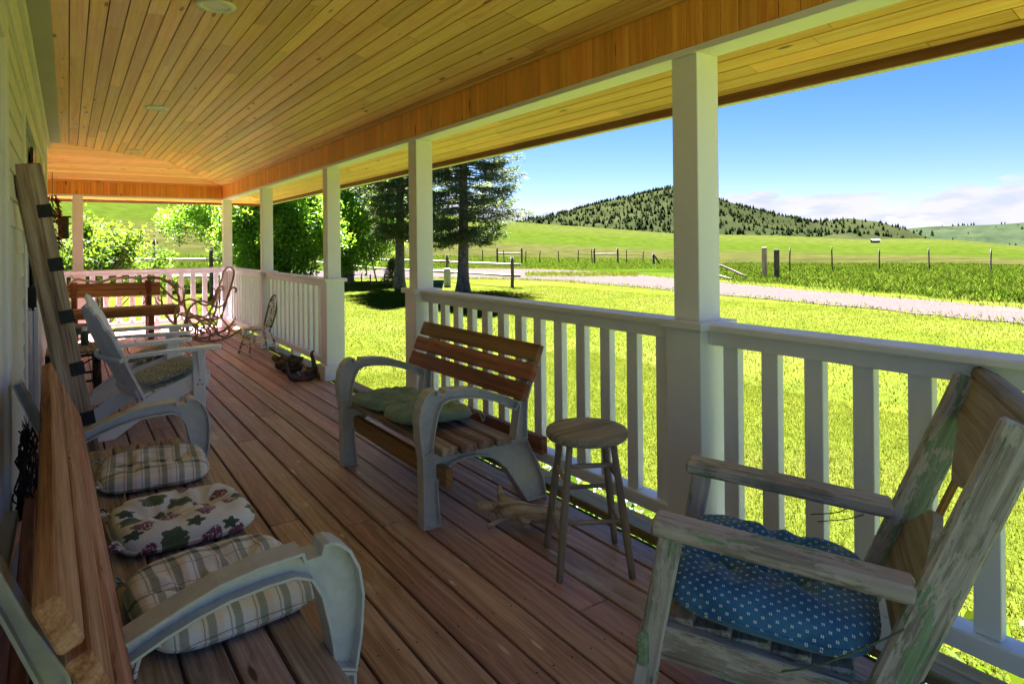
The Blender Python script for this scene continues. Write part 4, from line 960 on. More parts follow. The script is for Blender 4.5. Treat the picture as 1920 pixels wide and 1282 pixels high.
obj('body', mesh('body', *lathe([(0, 0), (.032, 0), (.034, .006), (.034, .115), (.028, .132), (.022, .140)]), plain('green_bottle', (.045, .10, .05), .3), True), t)
obj('cap', mesh('cap', *lathe([(.024, .138), (.024, .168), (.018, .178), (0, .179)]), M_adir, True), t)

# small green stand at the far end of the house wall
t = thing('green_stand', 'small green stand with a grey top beyond the white chairs', 'stand', (.06, 9.05, 0))
board('top', t, M_grey, (-.20, 0, .445), (.24, 0, .445), .36, .028, (0, 0, 1), .004); M_gp = paint('green_paint', (.06, .13, .06), .6, .25)
for y in (-.15, .15): board('apron', t, M_gp, (-.18, y, .395), (.22, y, .395), .068, .02, (0, 1, 0), .003)
for x in (-.165, .205):
    for y in (-.135, .135): board('leg', t, M_gp, (x, y, 0), (x, y, .429), .045, .045, (1, 0, 0), .004)

# ================================================================ log bench at the end railing
M_driftw = plain('pale_branch', (.50, .42, .33), .6, 0., .25, 14, .3); M_branch = plain('brown_branch', (.20, .125, .07), .65, 0., .35, 14, .4)
def log_bench():
    c = Vector((.56, 11.08, 0)); t = thing('log_bench', 'rustic log bench with an orange plank back and wavy branch crest at the end railing', 'bench', c)
    board('back_plank', t, M_rust, (-.615, .20, .735), (.60, .20, .72), .205, .05, (0, -1, .12), .008)
    mb = MB(); mb.cbox((0, 0, 0), (1.46, .40, .135), None, .03); o = mb.build('seat_slab', wood('dark_log_slab', (.10, .045, .018), (.20, .10, .042), (.31, .18, .09), .55, 1., 1., (.04, .018, .008)), t); o.location = (.09, -.03, .415)
    for x in (-.50, .44):
        for y in (-.15, .20):
            board('leg', t, M_fascia, (x, y, 0), (x, y, .86 if y > 0 else .35), .085, .07, (0, 1, 0), .012)
    board('stretcher', t, M_fascia, (-.52, -.15, .16), (.46, -.15, .16), .05, .045, (0, 0, 1), .01)
    def br(name, pts, r, m): mb = MB(); P = smooth_path(pts, 6); mb.tube(P, np.interp(np.linspace(0, 1, len(P)), np.linspace(0, 1, len(r)), r), 8); mb.build(name, m, t, True)
    br('crest_branch', [(-.60, .19, .80), (-.47, .19, .90), (-.38, .18, .885), (-.20, .19, .858), (.02, .19, .90), (.20, .18, .905), (.36, .19, .885), (.42, .19, .905)], [.013, .017, .017, .018, .019, .018, .016, .012], M_driftw)
    br('crest_branch', [(-.47, .18, .89), (-.51, .17, .925), (-.53, .165, .95)], [.012, .009, .006], M_driftw)
    br('arm_branch', [(.42, .20, .90), (.60, .12, .875), (.76, .02, .76), (.82, -.05, .60), (.83, -.08, .48)], [.022, .022, .021, .02, .019], M_branch)
    br('arm_branch', [(.60, .14, .76), (.68, .08, .66), (.76, .0, .57), (.83, -.05, .55)], [.014, .015, .015, .013], M_branch)
    br('arm_branch', [(.70, .06, .85), (.80, .04, .80), (.87, .03, .71)], [.012, .010, .006], M_branch); br('arm_branch', [(.36, .17, .50), (.40, .16, .56), (.38, .15, .63)], [.010, .009, .006], M_branch)
log_bench()

# ================================================================ bentwood rocker (outline traced onto its own side plane)
def cane():
    s = NT('cane_weave'); p = s.coord(); q = s.n('ShaderNodeSeparateXYZ'); s.l(p, q.inputs[0])
    def grid(c): return s.math('GREATER_THAN', s.math('ABSOLUTE', s.math('SUBTRACT', s.math('FRACT', s.math('MULTIPLY', c, 62.)), .5)), .27)
    m = s.math('MAXIMUM', grid(q.outputs[0]), grid(q.outputs[2])); s.fin((.46, .33, .20), .6, .3)
    tr = s.n('ShaderNodeBsdfTransparent'); mx = s.n('ShaderNodeMixShader'); s.l(m, mx.inputs[0]); s.l(tr.outputs[0], mx.inputs[1]); s.l(s.b.outputs[0], mx.inputs[2]); s.l(mx.outputs[0], s.out.inputs[0]); return s.m
M_cane = cane()
def rocker():
    p0 = Vector((1.70, 10.02, 0)); f = Vector((-.98, -.19, 0)).normalized(); n = Vector((-.19, .98, 0)).normalized()*1. ; n = Vector((f.y, -f.x, 0)); n = n if n.y > 0 else -n
    t = thing('rocking_chair', 'bentwood rocking chair with scrolled sides and cane back near the corner post', 'chair', p0)
    def pl(a, b, lat=0.):
        v = ray(330+a/8.014, 490+b/8.014); q = O_+v*(((p0+n*lat)-O_).dot(n)/v.dot(n)); return q-p0
    W = .46
    rail = [(980, 1062), (900, 1135), (800, 1190), (680, 1232), (540, 1256), (400, 1258), (270, 1232), (170, 1180), (110, 1120)]
    arm = [(250, 1235), (180, 1150), (152, 1000), (170, 850), (230, 730), (310, 672), (400, 655), (500, 690), (580, 735), (650, 745), (720, 700), (780, 590), (820, 480), (870, 450), (905, 480), (890, 525)]
    inner = [(305, 1238), (290, 1080), (320, 990), (390, 945), (470, 945), (550, 1000), (610, 1090), (655, 1165), (720, 1192), (790, 1150), (802, 1060), (745, 985), (690, 915), (700, 850)]
    seat = [(200, 1190), (178, 1040), (190, 930), (260, 872), (350, 880), (450, 920), (560, 932), (650, 900), (715, 800), (760, 660)]
    spiral = [(500, 1240), (512, 1110), (480, 1050), (420, 1035), (375, 1070), (370, 1125), (405, 1150), (432, 1125), (415, 1098)]
    zmin = min(pl(*q).z for q in rail)
    def cv(name, pts, r, lat):
        P = [pl(*q)+n*lat-Vector((0, 0, zmin-r)) for q in pts]; mb = MB(); mb.tube(smooth_path(P, 5), r, 8); mb.build(name, M_bent, t, True)
    for lat in (0., W):
        cv('rocker_rail', rail, .0145, lat); cv('arm_scroll', arm, .0145, lat); cv('side_scroll', inner, .0125, lat); cv('seat_scroll', seat, .0125, lat); cv('spiral', spiral, .011, lat)
    up = Vector((0, 0, -(zmin-.0145)))
    near = [(715, 800), (760, 660), (815, 500), (862, 350), (885, 240)]; hoop = []
    S = [pl(*q)+up+n*.03 for q in near]; top = pl(868, 150)+up
    far = [q+n*(W-.06) for q in S]; mid = (S[-1]+far[-1])/2; rise = top.z-S[-1].z; lean = (S[-1]-S[-2]).normalized()
    hoop = S+[S[-1]+lean*rise*.62+n*.06, mid+lean*rise, far[-1]+lean*rise*.62-n*.06]+far[::-1]
    mb = MB(); mb.tube(smooth_path(hoop, 6), .0135, 8); mb.build('back_hoop', M_bent, t, True)
    def panel(name, a, b, c, d, K=6):
        V = [a.lerp(b, i/K).lerp(d.lerp(c, i/K), j/K) for i in range(K+1) for j in range(K+1)]; F = [(i*(K+1)+j, i*(K+1)+j+1, (i+1)*(K+1)+j+1, (i+1)*(K+1)+j) for i in range(K) for j in range(K)]
        X = (b-a).normalized(); N = X.cross(d-a).normalized(); Y = N.cross(X); Mx = Matrix(((X.x, N.x, Y.x, a.x), (X.y, N.y, Y.y, a.y), (X.z, N.z, Y.z, a.z), (0, 0, 0, 1))); iv = Mx.inverted()
        return obj(name, mesh(name, [iv @ v for v in V], F, M_cane), t, Mx)
    panel('cane_back', S[1], far[1], far[-1]+lean*.04, S[-1]+lean*.04); q = [pl(*p)+up for p in ((210, 905), (640, 905))]
    panel('cane_seat', q[0]+n*.02, q[0]+n*(W-.02), q[1]+n*(W-.02), q[1]+n*.02)
    for s in ((215, 900), (650, 900), (300, 1200), (705, 1185)): a = pl(*s)+up; mb = MB(); mb.tube([a, a+n*W], .011, 7); mb.build('cross_rod', M_bent, t, True)
rocker()

# ================================================================ antlers heaped behind the rocker
def antler(c, rz, tilt, s, label):
    t = thing('antler', label, 'antler', c, rz, 'antlers heaped behind the rocker'); mb = MB(); Rm = Matrix.Rotation(tilt, 3, 'Y')
    def br(pts, r): P = smooth_path([Rm @ (Vector(p)*s) for p in pts], 5); mb.tube(P, np.interp(np.linspace(0, 1, len(P)), np.linspace(0, 1, len(r)), r), 7)
    br([(0, 0, .02), (.02, .10, .10), (.0, .24, .26), (-.06, .33, .45), (-.10, .36, .66), (-.08, .34, .80)], [.022, .020, .018, .016, .012, .004])
    for i, (a, b, c_) in enumerate((((.02, .06, .06), (.14, .04, .14), (.20, .02, .27)), ((.0, .14, .14), (.15, .17, .22), (.22, .17, .36)), ((-.02, .26, .32), (.10, .34, .40), (.15, .36, .54)), ((-.08, .34, .52), (.0, .44, .60), (.03, .47, .70)), ((-.09, .35, .62), (-.19, .40, .70), (-.22, .40, .78)))): br([a, b, c_], [.013, .010, .003])
    z = min(v[2] for v in mb.v); mb.v = [(x, y, w-z) for x, y, w in mb.v]; mb.build('antler', M_antler, t, True)
ab = [((1.72, 11.02), 2.2, .2, .95), ((1.92, 11.10), .6, -.5, .9), ((1.98, 10.98), -.9, .4, .85), ((1.50, 11.15), 1.4, -.2, .9), ((1.83, 11.30), 3.6, .3, .95)]
for (x, y), rz, tl, s in ab: antler((x, y, .003), rz, tl, s, 'many-tined tan antler in the heap behind the bentwood rocker')

# ================================================================ child's spindle-back chair
M_chippy = (lambda s=NT('chipped_white_paint'): (s.bump(s.noise(s.coord(), 40., 4.), .5, .003), s.fin(s.mix(s.mapr(s.noise(s.coord(), 26., 5., .7), .50, .56), (.74, .72, .70), (.18, .11, .07)), .6, .3))[1])()
def kid_chair():
    c = Vector((1.985, 8.62, 0)); t = thing('spindle_chair', "small child's spindle-back chair with chipped white paint by the railing", 'chair', c, R_(10))
    def rod(name, a, b, r, mid=None):
        mb = MB(); P = smooth_path([a]+([mid] if mid else [])+[b], 6); mb.tube(P, [r*(1+.25*math.sin(i*2.1)) for i in range(len(P))], 8); mb.build(name, M_chippy, t, True)
    V, F = lathe([(0, .297), (.12, .297), (.150, .302), (.158, .312), (.150, .322), (.10, .320), (0, .318)], 24); obj('seat', mesh('seat', [(x*1.02, y, z) for x, y, z in V], F, M_chippy, True), t)
    L = {(-1, -1): (-.19, -.16), (-1, 1): (-.19, .16), (1, -1): (.18, -.15), (1, 1): (.18, .15)}
    for (sx, sy), (x, y) in L.items(): rod('leg', (x, y, 0), (x*.58, y*.62, .30), .014, (x*.80, y*.82, .15))
    for sy in (-1, 1): rod('stretcher', (-.155, sy*.133, .11), (.15, sy*.127, .11), .008)
    rod('stretcher', (0, -.13, .11), (0, .13, .11), .008)
    hoop = [(.115, -.105, .315), (.165, -.125, .48), (.20, -.105, .63), (.215, -.05, .70), (.218, 0, .715), (.215, .05, .70), (.20, .105, .63), (.165, .125, .48), (.115, .105, .315)]
    mb = MB(); mb.tube(smooth_path(hoop, 6), .0125, 8); mb.build('back_hoop', plain('worn_dark_hoop', (.16, .10, .065), .55, 0., .5, 18, .3), t, True)
    for k in range(-2, 3): y = k*.036; rod('spindle', (.118, y*.9, .315), (.205-.004*k*k, y, .705-.018*k*k), .0075, (.165, y, .50))
kid_chair()

# ================================================================ dark driftwood stump and root beside the post
def rooty(name, label, loc, mass, limbs, mat, seed):
    t = thing(name, label, 'driftwood', loc); mb = MB()
    for c, size, k in mass:
        V = []; N, Mr = 18, 11
        for i in range(Mr+1):
            for j in range(N):
                th, ph = math.pi*i/Mr, 2*math.pi*j/N; d = Vector((math.sin(th)*math.cos(ph), math.sin(th)*math.sin(ph), math.cos(th))); r = 1+.55*mnoise.fractal(d*2.1+Vector((seed, k, 0)), 1., 2., 4)+.25*mnoise.noise(d*6+Vector((k, seed, 2)))
                V.append((c[0]+d.x*size[0]*r, c[1]+d.y*size[1]*r, max(.002, c[2]+d.z*size[2]*r)))
        mb.add(V, [(i*N+j, (i+1)*N+j, (i+1)*N+(j+1) % N, i*N+(j+1) % N) for i in range(Mr) for j in range(N)])
    for pts, r in limbs: P = smooth_path(pts, 6); mb.tube(P, np.interp(np.linspace(0, 1, len(P)), np.linspace(0, 1, len(r)), r), 9)
    mb.build('body', mat, t, True)
M_root = plain('dark_root_wood', (.085, .055, .04), .85, 0., .6, 16, .9); M_root2 = plain('dark_horned_root', (.075, .045, .042), .55, 0., .4, 12, .4)
rooty('driftwood_stump', 'dark gnarled driftwood stump on the deck beneath the railing', (1.93, 7.12, 0), [((0, 0, .075), (.105, .27, .062), 1.), ((.05, -.12, .10), (.085, .13, .075), 5.)], [([(-.03, .15, .10), (-.06, .27, .12), (-.04, .36, .10)], [.05, .035, .015])], M_root, 3.)
rooty('horned_root', 'dark branching root with upturned horns beside the white plinth of the post', (1.915, 6.56, 0), [((.10, .08, .06), (.075, .11, .05), 2.)], [([(-.135, .03, .20), (-.125, .02, .10), (-.09, 0, .035), (0, -.02, .025), (.10, -.01, .03), (.15, .04, .07), (.155, .09, .15), (.145, .12, .24), (.17, .13, .27)], [.010, .018, .028, .028, .03, .03, .022, .016, .008]), ([(.14, .02, .04), (.20, -.04, .02), (.23, -.09, .012)], [.03, .024, .010]), ([(.16, .05, .08), (.22, .03, .13), (.235, .02, .17)], [.02, .014, .007])], M_root2, 8.)

# ================================================================ twig wreath and dried chillies on the house wall
def wreath():
    c = Vector((-.150, 3.42, .40)); t = thing('twig_wreath', 'dark tangled twig wreath hanging low on the house wall behind the long bench', 'wreath', c); mb = MB()
    for k in range(46):
        a0 = random.random()*6.28; r0 = random.uniform(.10, .17); x0 = random.uniform(-.03, .03); span = random.uniform(1.2, 3.2); P = []
        for i in range(9): a = a0+span*i/8; r = r0+random.uniform(-.012, .012); P.append((x0+random.uniform(-.012, .012), r*math.cos(a), r*math.sin(a)*1.25))
        mb.tube(smooth_path(P, 2), random.uniform(.002, .0045), 5)
    for k in range(26): a = random.random()*6.28; r = random.uniform(.14, .17); d = random.uniform(.03, .08); mb.tube([(0, r*math.cos(a), r*math.sin(a)*1.25), (random.uniform(-.02, .05), (r+d)*math.cos(a+.2), (r+d)*math.sin(a+.2)*1.25)], [.0025, .001], 4)
    mb.build('twigs', plain('dark_twig', (.045, .030, .022), .9, 0., .4, 30), t)
wreath()
def ristra():
    a = onY(92, 366, 8.6); b = onY(96, 468, 8.6); c = Vector((a.x+.03, 8.6, b.z)); t = thing('chilli_ristra', 'hanging string of dried red chillies at the house corner', 'chilli string', c); H = a.z-b.z; mb = MB()
    for k in range(210):
        z = random.uniform(.0, H); r = .035+.055*math.sin(math.pi*min(1, (z/H)*.9+.1)); an = random.random()*6.28; p = Vector((r*.6*math.cos(an), r*.6*math.sin(an), z)); d = Vector((math.cos(an)*random.uniform(.4, 1), math.sin(an)*random.uniform(.4, 1), random.uniform(-1.1, -.2))).normalized()*random.uniform(.045, .075)
        mb.tube([p, p+d*.4+Vector((0, 0, .006)), p+d*.8, p+d], [.005, .0085, .005, .001], 5)
    s = NT('dried_chilli'); g = s.n('ShaderNodeNewGeometry'); s.fin(s.ramp(g.outputs['Random Per Island'], [(0., (.10, .012, .008)), (.5, (.25, .03, .014)), (1., (.40, .10, .035))]), .32, .5)
    o = mb.build('chillies', s.m, t, True); o['kind'] = 'stuff'; mb = MB(); mb.tube([(0, 0, 0), (0, 0, H+.25)], .004, 5); mb.build('cord', M_branch, t)
ristra()
t = thing('hanging_box', 'small dark wooden box hung near the chilli string', 'box', (-.045, 8.95, 1.46)); M_dbox = wood('dark_box', (.05, .03, .02), (.10, .065, .045), (.16, .11, .08), .7)
for y in (-.055, .055): board('side', t, M_dbox, (0, y, .0), (0, y, .24), .10, .014, (0, 1, 0), .002)
board('front', t, M_dbox, (.045, 0, 0), (.045, 0, .24), .096, .012, (1, 0, 0), .002); board('lid', t, M_dbox, (-.055, 0, .248), (.075, 0, .248), .15, .014, (0, 0, 1), .002); board('floor', t, M_dbox, (-.045, 0, .006), (.04, 0, .006), .094, .012, (0, 0, 1), .002); board('bracket', t, M_dbox, (-.17, 0, .19), (-.051, 0, .19), .03, .02, (0, 0, 1), .002)

# ================================================================ foliage helpers
def leaf_mat(name, c1, c2, c3, tr=.5, rough=.45):
    s = NT(name); g = s.n('ShaderNodeNewGeometry'); rp = g.outputs['Random Per Island']
    c = s.ramp(s.math('ADD', s.math('MULTIPLY', rp, .5), s.math('MULTIPLY', s.mapr(s.noise(g.outputs['Position'], .9, 3.), .3, .7), .5)), [(.15, c1), (.5, c2), (.9, c3)])
    s.fin(c, rough, .35); t_ = s.n('ShaderNodeBsdfTranslucent'); s.l(s.mix(1., c, (1.9, 1.7, .7), 'MULTIPLY'), t_.inputs[0]); mx = s.n('ShaderNodeMixShader'); mx.inputs[0].default_value = tr
    s.l(s.b.outputs[0], mx.inputs[1]); s.l(t_.outputs[0], mx.inputs[2]); s.l(mx.outputs[0], s.out.inputs[0]); return s.m
def unit(v): return v/np.maximum(np.linalg.norm(v, axis=1, keepdims=True), 1e-9)
def leaf_quads(P, L, Wd, up=.5, rng=RNG):
    """one bent rhombus per point"""
    n = len(P); d = unit(rng.normal(size=(n, 3))+np.array([0, 0, -.15])); nn = rng.normal(size=(n, 3))+np.array([0, 0, up*2]); s = unit(np.cross(d, nn)); l = L*rng.uniform(.6, 1.25, (n, 1)); w = Wd*rng.uniform(.7, 1.2, (n, 1)); k = unit(np.cross(s, d))
    V = np.stack([P, P+d*l*.5+s*w*.5+k*l*.06, P+d*l, P+d*l*.5-s*w*.5+k*l*.06], 1).reshape(-1, 3); F = np.arange(4*n).reshape(n, 4); return V, F
def crown_points(n_cl, c, r, per, rad, shell=.55, lump=.35, seed=0., keep=None, rng=RNG):
    out = []
    while len(out) < n_cl:
        d = Vector(rng.normal(size=3)).normalized(); t = shell+(1-shell)*rng.random()**.6
        if rng.random() < .18: t = rng.random()**.5
        lp = 1+lump*mnoise.fractal(d*1.7+Vector((seed, seed*2, 0)), 1., 2., 3)
        p = Vector((c[0]+d.x*r[0]*t*lp, c[1]+d.y*r[1]*t*lp, c[2]+d.z*r[2]*t*lp))
        if mnoise.noise(p*.75+Vector((seed, 0, 3))) < -.22: continue
        if keep and not keep(p): continue
        out.append(p)
    C = np.array([tuple(p) for p in out]); k = rng.integers(int(per*.5), int(per*1.4), len(C)); Pc = np.repeat(C, k, 0); return Pc+rng.normal(size=Pc.shape)*np.array(rad)*rng.uniform(.6, 1.1, (len(Pc), 1)), C
def limbs(mb, base, tops, r0, trunk_h, rng=random):
    fork = Vector(base)+Vector((0, 0, trunk_h)); mb.tube(smooth_path([base, Vector(base)+Vector((.04, .03, trunk_h*.5)), fork], 5), np.linspace(r0*1.25, r0*.75, 11), 10)
    for p in tops:
        p = Vector(p); m = fork.lerp(p, .45)+Vector((rng.uniform(-.25, .25), rng.uniform(-.25, .25), rng.uniform(.0, .35))); mb.tube(smooth_path([fork+Vector((0, 0, -.1)), m, p], 5), np.linspace(r0*.42, .012, 11), 6)
def tree(name, label, base, c, r, n_cl, per, rad, leafm, Lf, Wf, r0, trunk_h, seed, group=None, keep=None, shell=.55, lump=.4):
    b = Vector(base); t = thing(name, label, 'tree', b, 0, group); P, C = crown_points(n_cl, c, r, per, rad, shell, lump, seed, keep); P = P[P[:, 2] > b.z+.05]
    V, F = leaf_quads(P, Lf, Wf); obj('crown', npmesh('crown', V-np.array(tuple(b)), F, leafm), t)
    mb = MB(); idx = RNG.choice(len(C), min(26, len(C)), replace=False); limbs(mb, (0, 0, -.1), [Vector(C[i])-b for i in idx], r0, trunk_h); mb.build('trunk', M_trunk, t, True); return t
M_trunk = plain('tree_bark', (.095, .075, .06), .9, 0., .5, 9, .9)
L_broad = leaf_mat('broad_leaves', (.040, .125, .010), (.085, .215, .014), (.165, .29, .022), .6)
L_light = leaf_mat('shrub_leaves', (.022, .066, .004), (.048, .108, .006), (.092, .148, .010), .5, .8)
gA = onZ(530, 548, GZ); tree('broadleaf_tree', 'dense bushy green tree growing down to the lawn, behind the railing with the spindle-back chair', gA, (gA.x, gA.y, 2.1), (2.25, 2.0, 2.75), 520, 95, (.26, .26, .22), L_broad, .15, .085, .16, .6, 1.3, 'broadleaf trees in the yard')
gB = onZ(648, 532, GZ); tree('broadleaf_tree', 'tall green leafy tree with a thick trunk beside the old iron implement', gB, (gB.x+.35, gB.y, 3.75), (2.75, 2.5, 3.2), 560, 95, (.28, .28, .24), L_broad, .16, .09, .36, 1.9, 4.4, 'broadleaf trees in the yard')
gC = onZ(452, 545, GZ); gC = Vector((gC.x*1.12, gC.y*1.12, GZ)); tree('broadleaf_tree', 'loose-crowned green tree behind the corner post, its branches reaching over the pole fence', gC, (gC.x-.55, gC.y, 3.2), (2.7, 2.3, 2.0), 330, 70, (.24, .24, .18), L_broad, .14, .075, .17, 1.7, 9.2, 'broadleaf trees in the yard')

def shrub():
    b = Vector((.40, 15.4, GZ)); t = thing('shrub', 'yellow-green many-stemmed shrub outside the end railing', 'shrub', b); mb = MB(); ends = []
    for k in range(46):
        an = random.uniform(-2.9, .9) if k % 3 else random.uniform(-3.1, 3.1); az_ = random.uniform(0, 6.28); reach = random.uniform(.35, 1.75); h_ = random.uniform(1.5, 2.75)*(1-.16*reach)
        e = Vector((math.cos(az_)*reach, math.sin(az_)*reach*.75, h_)); m = e*.5+Vector((-math.cos(az_)*.12, -math.sin(az_)*.1, .22)); mb.tube(smooth_path([(random.uniform(-.14, .14), random.uniform(-.12, .12), -.05), m, e], 5), np.linspace(.016, .004, 11), 5); ends.append((m, e))
        for j in range(2): q = m.lerp(e, random.uniform(.3, .8)); d = Vector((random.uniform(-.3, .3), random.uniform(-.3, .3), random.uniform(.1, .4))); mb.tube([q, q+d*.6, q+d], [.006, .004, .002], 4); ends.append((q, q+d))
    mb.build('stem', M_branch, t, True); P = []
    for m, e in ends:
        for u in np.linspace(.42, 1.03, 8):
            q = m.lerp(e, u)
            if mnoise.noise(q*1.3+Vector((5, 1, 2))) < -.18: continue
            P.append(np.array(q)+RNG.normal(size=(22, 3))*np.array([.095, .095, .085]))
    P = np.concatenate(P); V, F = leaf_quads(P, .085, .045); obj('crown', npmesh('crown', V, F, L_light), t)
shrub()

# ================================================================ spruces
L_needle = leaf_mat('spruce_needles', (.024, .050, .022), (.050, .088, .038), (.105, .135, .055), .35, .7)
def spruce(label, base, height, r0, first, rmax, seed):
    rng = np.random.default_rng(seed); rnd = random.Random(seed); b = Vector(base); t = thing('spruce_tree', label, 'tree', b, 0, 'spruces on the lawn')
    mb = MB(); zz = np.linspace(0, height, 26); mb.tube([(0.05*math.sin(z*.4), .04*math.cos(z*.33), z-.1) for z in zz], [r0*(1-z/height)**.8*(1+.55*math.exp(-z/.35))+.01 for z in zz], 14); mb.build('trunk', plain('spruce_bark', (.105, .088, .080), .95, 0., .55, 8, 1.), t, True)
    tw = MB(); Vs = []; z = first
    while z < height-.2:
        k = rnd.randint(6, 8); f = 1-z/height; R = rmax*(f**.75)*(.55+.45*min(1, (z-first)/1.4)); a0 = rnd.random()*6.28
        for q in range(k):
            a = a0+q*6.283/k+rnd.uniform(-.35, .35); Lb = R*rnd.uniform(.65, 1.18); d = np.array([math.cos(a), math.sin(a), 0]); zb = z+rnd.uniform(-.12, .12); droop = rnd.uniform(.12, .30); n = 12; ts = np.linspace(0, 1, n)
            pts = np.stack([d[0]*Lb*ts, d[1]*Lb*ts, zb+Lb*(.10*ts-droop*ts**1.4+.16*ts**4)], 1); tw.tube([tuple(p) for p in pts], np.linspace(.035*f+.012, .004, n), 5, False)
            side = np.array([-d[1], d[0], 0]); bare = rnd.uniform(.18, .38) if rnd.random() < .8 else .1
            for i in range(n):
                if ts[i] < bare: continue
                p = pts[i]
                for sgn in (-1, 1, 0):
                    if rnd.random() < .06: continue
                    tl = (.16+.62*(1-abs(ts[i]-.55)))*min(.62, Lb*.34)*rnd.uniform(.7, 1.2); dr = d*.65+side*sgn*.85+np.array([0, 0, rnd.uniform(-.42, -.05)]); dr = dr/np.linalg.norm(dr); m = max(8, int(tl*36)); u = rng.random(m)**.8
                    c = p+dr*(u*tl)[:, None]+rng.normal(size=(m, 3))*np.array([.045, .045, .05]); nd = unit(dr+rng.normal(size=(m, 3))*.75); ss = unit(np.cross(nd, rng.normal(size=(m, 3))+np.array([0, 0, 1.2]))); ln = rng.uniform(.09, .20, (m, 1)); w = rng.uniform(.024, .05, (m, 1))
                    Vs.append(np.stack([c-ss*w*.5, c+ss*w*.5, c+nd*ln+ss*w*.25, c+nd*ln-ss*w*.25], 1).reshape(-1, 3))
        z += rnd.uniform(.22, .36)*(.75+.5*f)
    V = np.concatenate(Vs); obj('crown', npmesh('crown', V, np.arange(len(V)).reshape(-1, 4), L_needle), t); tw.build('branch', M_trunk, t)
sp1 = onZ(869, 546, GZ); spruce('dark spruce with a bare grey lower trunk, standing in front of the pole fence', sp1, 13.5, .225, 2.0, 3.0, 41)
sp2 = onZ(750, 541, GZ); spruce('dark spruce behind the post, next to the leafy tree and iron implement', sp2, 13., .21, 2.3, 2.5, 77)
# young spruce shoots at the foot of the second one
def sapling(base, h_, rr, seed, label):
    rng = np.random.default_rng(seed); t = thing('young_spruce', label, 'tree', base); mb = MB(); mb.tube([(0, 0, -.05), (0, 0, h_)], [.02, .004], 6); Vs = []
    for z in np.arange(.12, h_, .085):
        R = rr*(1-z/h_)**.8+.04
        for q in range(7):
            a = q*.9+z*9; d = np.array([math.cos(a), math.sin(a), .12]); mb.tube([(0, 0, z), tuple(d*R*.9+np.array([0, 0, z]))], [.006, .002], 4); m = 34; c = d*(rng.random((m, 1))**.7*R)+np.array([0, 0, z])+rng.normal(size=(m, 3))*.025; nd = unit(d+rng.normal(size=(m, 3))*.7); ss = unit(np.cross(nd, rng.normal(size=(m, 3)))); Vs.append(np.stack([c-ss*.012, c+ss*.012, c+nd*.09+ss*.006, c+nd*.09-ss*.006], 1).reshape(-1, 3))
    mb.build('trunk', M_trunk, t); V = np.concatenate(Vs); obj('crown', npmesh('crown', V, np.arange(len(V)).reshape(-1, 4), L_needle), t)
sb = onZ(736, 535, GZ); sapling(sb, 1.25, .5, 5, 'short young spruce growing at the foot of the dark spruce')

# ================================================================ fences and yard things
M_rail = wood('grey_fence_pole', (.16, .13, .10), (.28, .24, .20), (.42, .38, .33), .85, 1.2, .4)
M_post = plain('old_fence_post', (.085, .072, .060), .95, 0., .45, 6, .7)
M_steel = plain('rusty_steel', (.055, .045, .038), .8, .2, .4, 10, .4)
def gpt(px_, depth, z=None):
    """ground point in the direction of a photo column, at a distance measured along the view axis"""
    d = ray(px_, 457); p = O_+d*depth; return Vector((p.x, p.y, gz(p.x, p.y) if z is None else z))
def pole(t, name, a, b, r, mat, seg=8):
    d = Vector(b)-Vector(a); L = d.length; X = d.normalized(); Y = X.orthogonal().normalized(); Z = X.cross(Y); mb = MB(); mb.tube([(L*i/5, random.uniform(-1, 1)*r*.15, random.uniform(-1, 1)*r*.15) for i in range(6)], [r, r*1.05, r, r*.95, r, r*.92], seg); o = mb.build(name, mat, t, True); a = Vector(a)
    o.matrix_local = Matrix(((X.x, Y.x, Z.x, a.x), (X.y, Y.y, Z.y, a.y), (X.z, Y.z, Z.z, a.z), (0, 0, 0, 1))); return o
def pole_fence(pts, hs, rails, label, r=.075):
    o = pts[0].copy(); t = thing('pole_fence', label, 'fence', o, 0, 'wooden pole fences round the yard')
    for p, h_ in zip(pts, hs): pole(t, 'post', p-o+Vector((0, 0, -.1)), p-o+Vector((0, 0, h_)), r, M_post)
    for a, b in zip(pts[:-1], pts[1:]):
        for z in rails: d = (b-a).normalized()*.45; off = Vector((0, 0, random.uniform(-.03, .03))); s = Vector((d.y, -d.x, 0)).normalized()*.10; pole(t, 'rail', a-o-d+s+Vector((0, 0, z))+off, b-o+d+s+Vector((0, 0, z-random.uniform(-.02, .03))), .058, M_rail)
pole_fence([gpt(960, 28.6), gpt(838, 33.5), gpt(686, 41.5), gpt(590, 49)], [1.34, 1.40, 1.45, 1.4], [1.02, .50], 'two-rail wooden pole fence behind the spruces, ending beside the driveway')
pole_fence([gpt(396, 25.), gpt(214, 27.), gpt(60, 29)], [1.80, 1.55, 1.6], [1.42, .75], 'two-rail wooden pole fence beyond the yellow-green shrub')
t = thing('fence_post', 'single dark fence post in the meadow beyond the shrub', 'post', gpt(289, 46.)); pole(t, 'post', (0, 0, -.1), (0, 0, 2.1), .11, M_post)
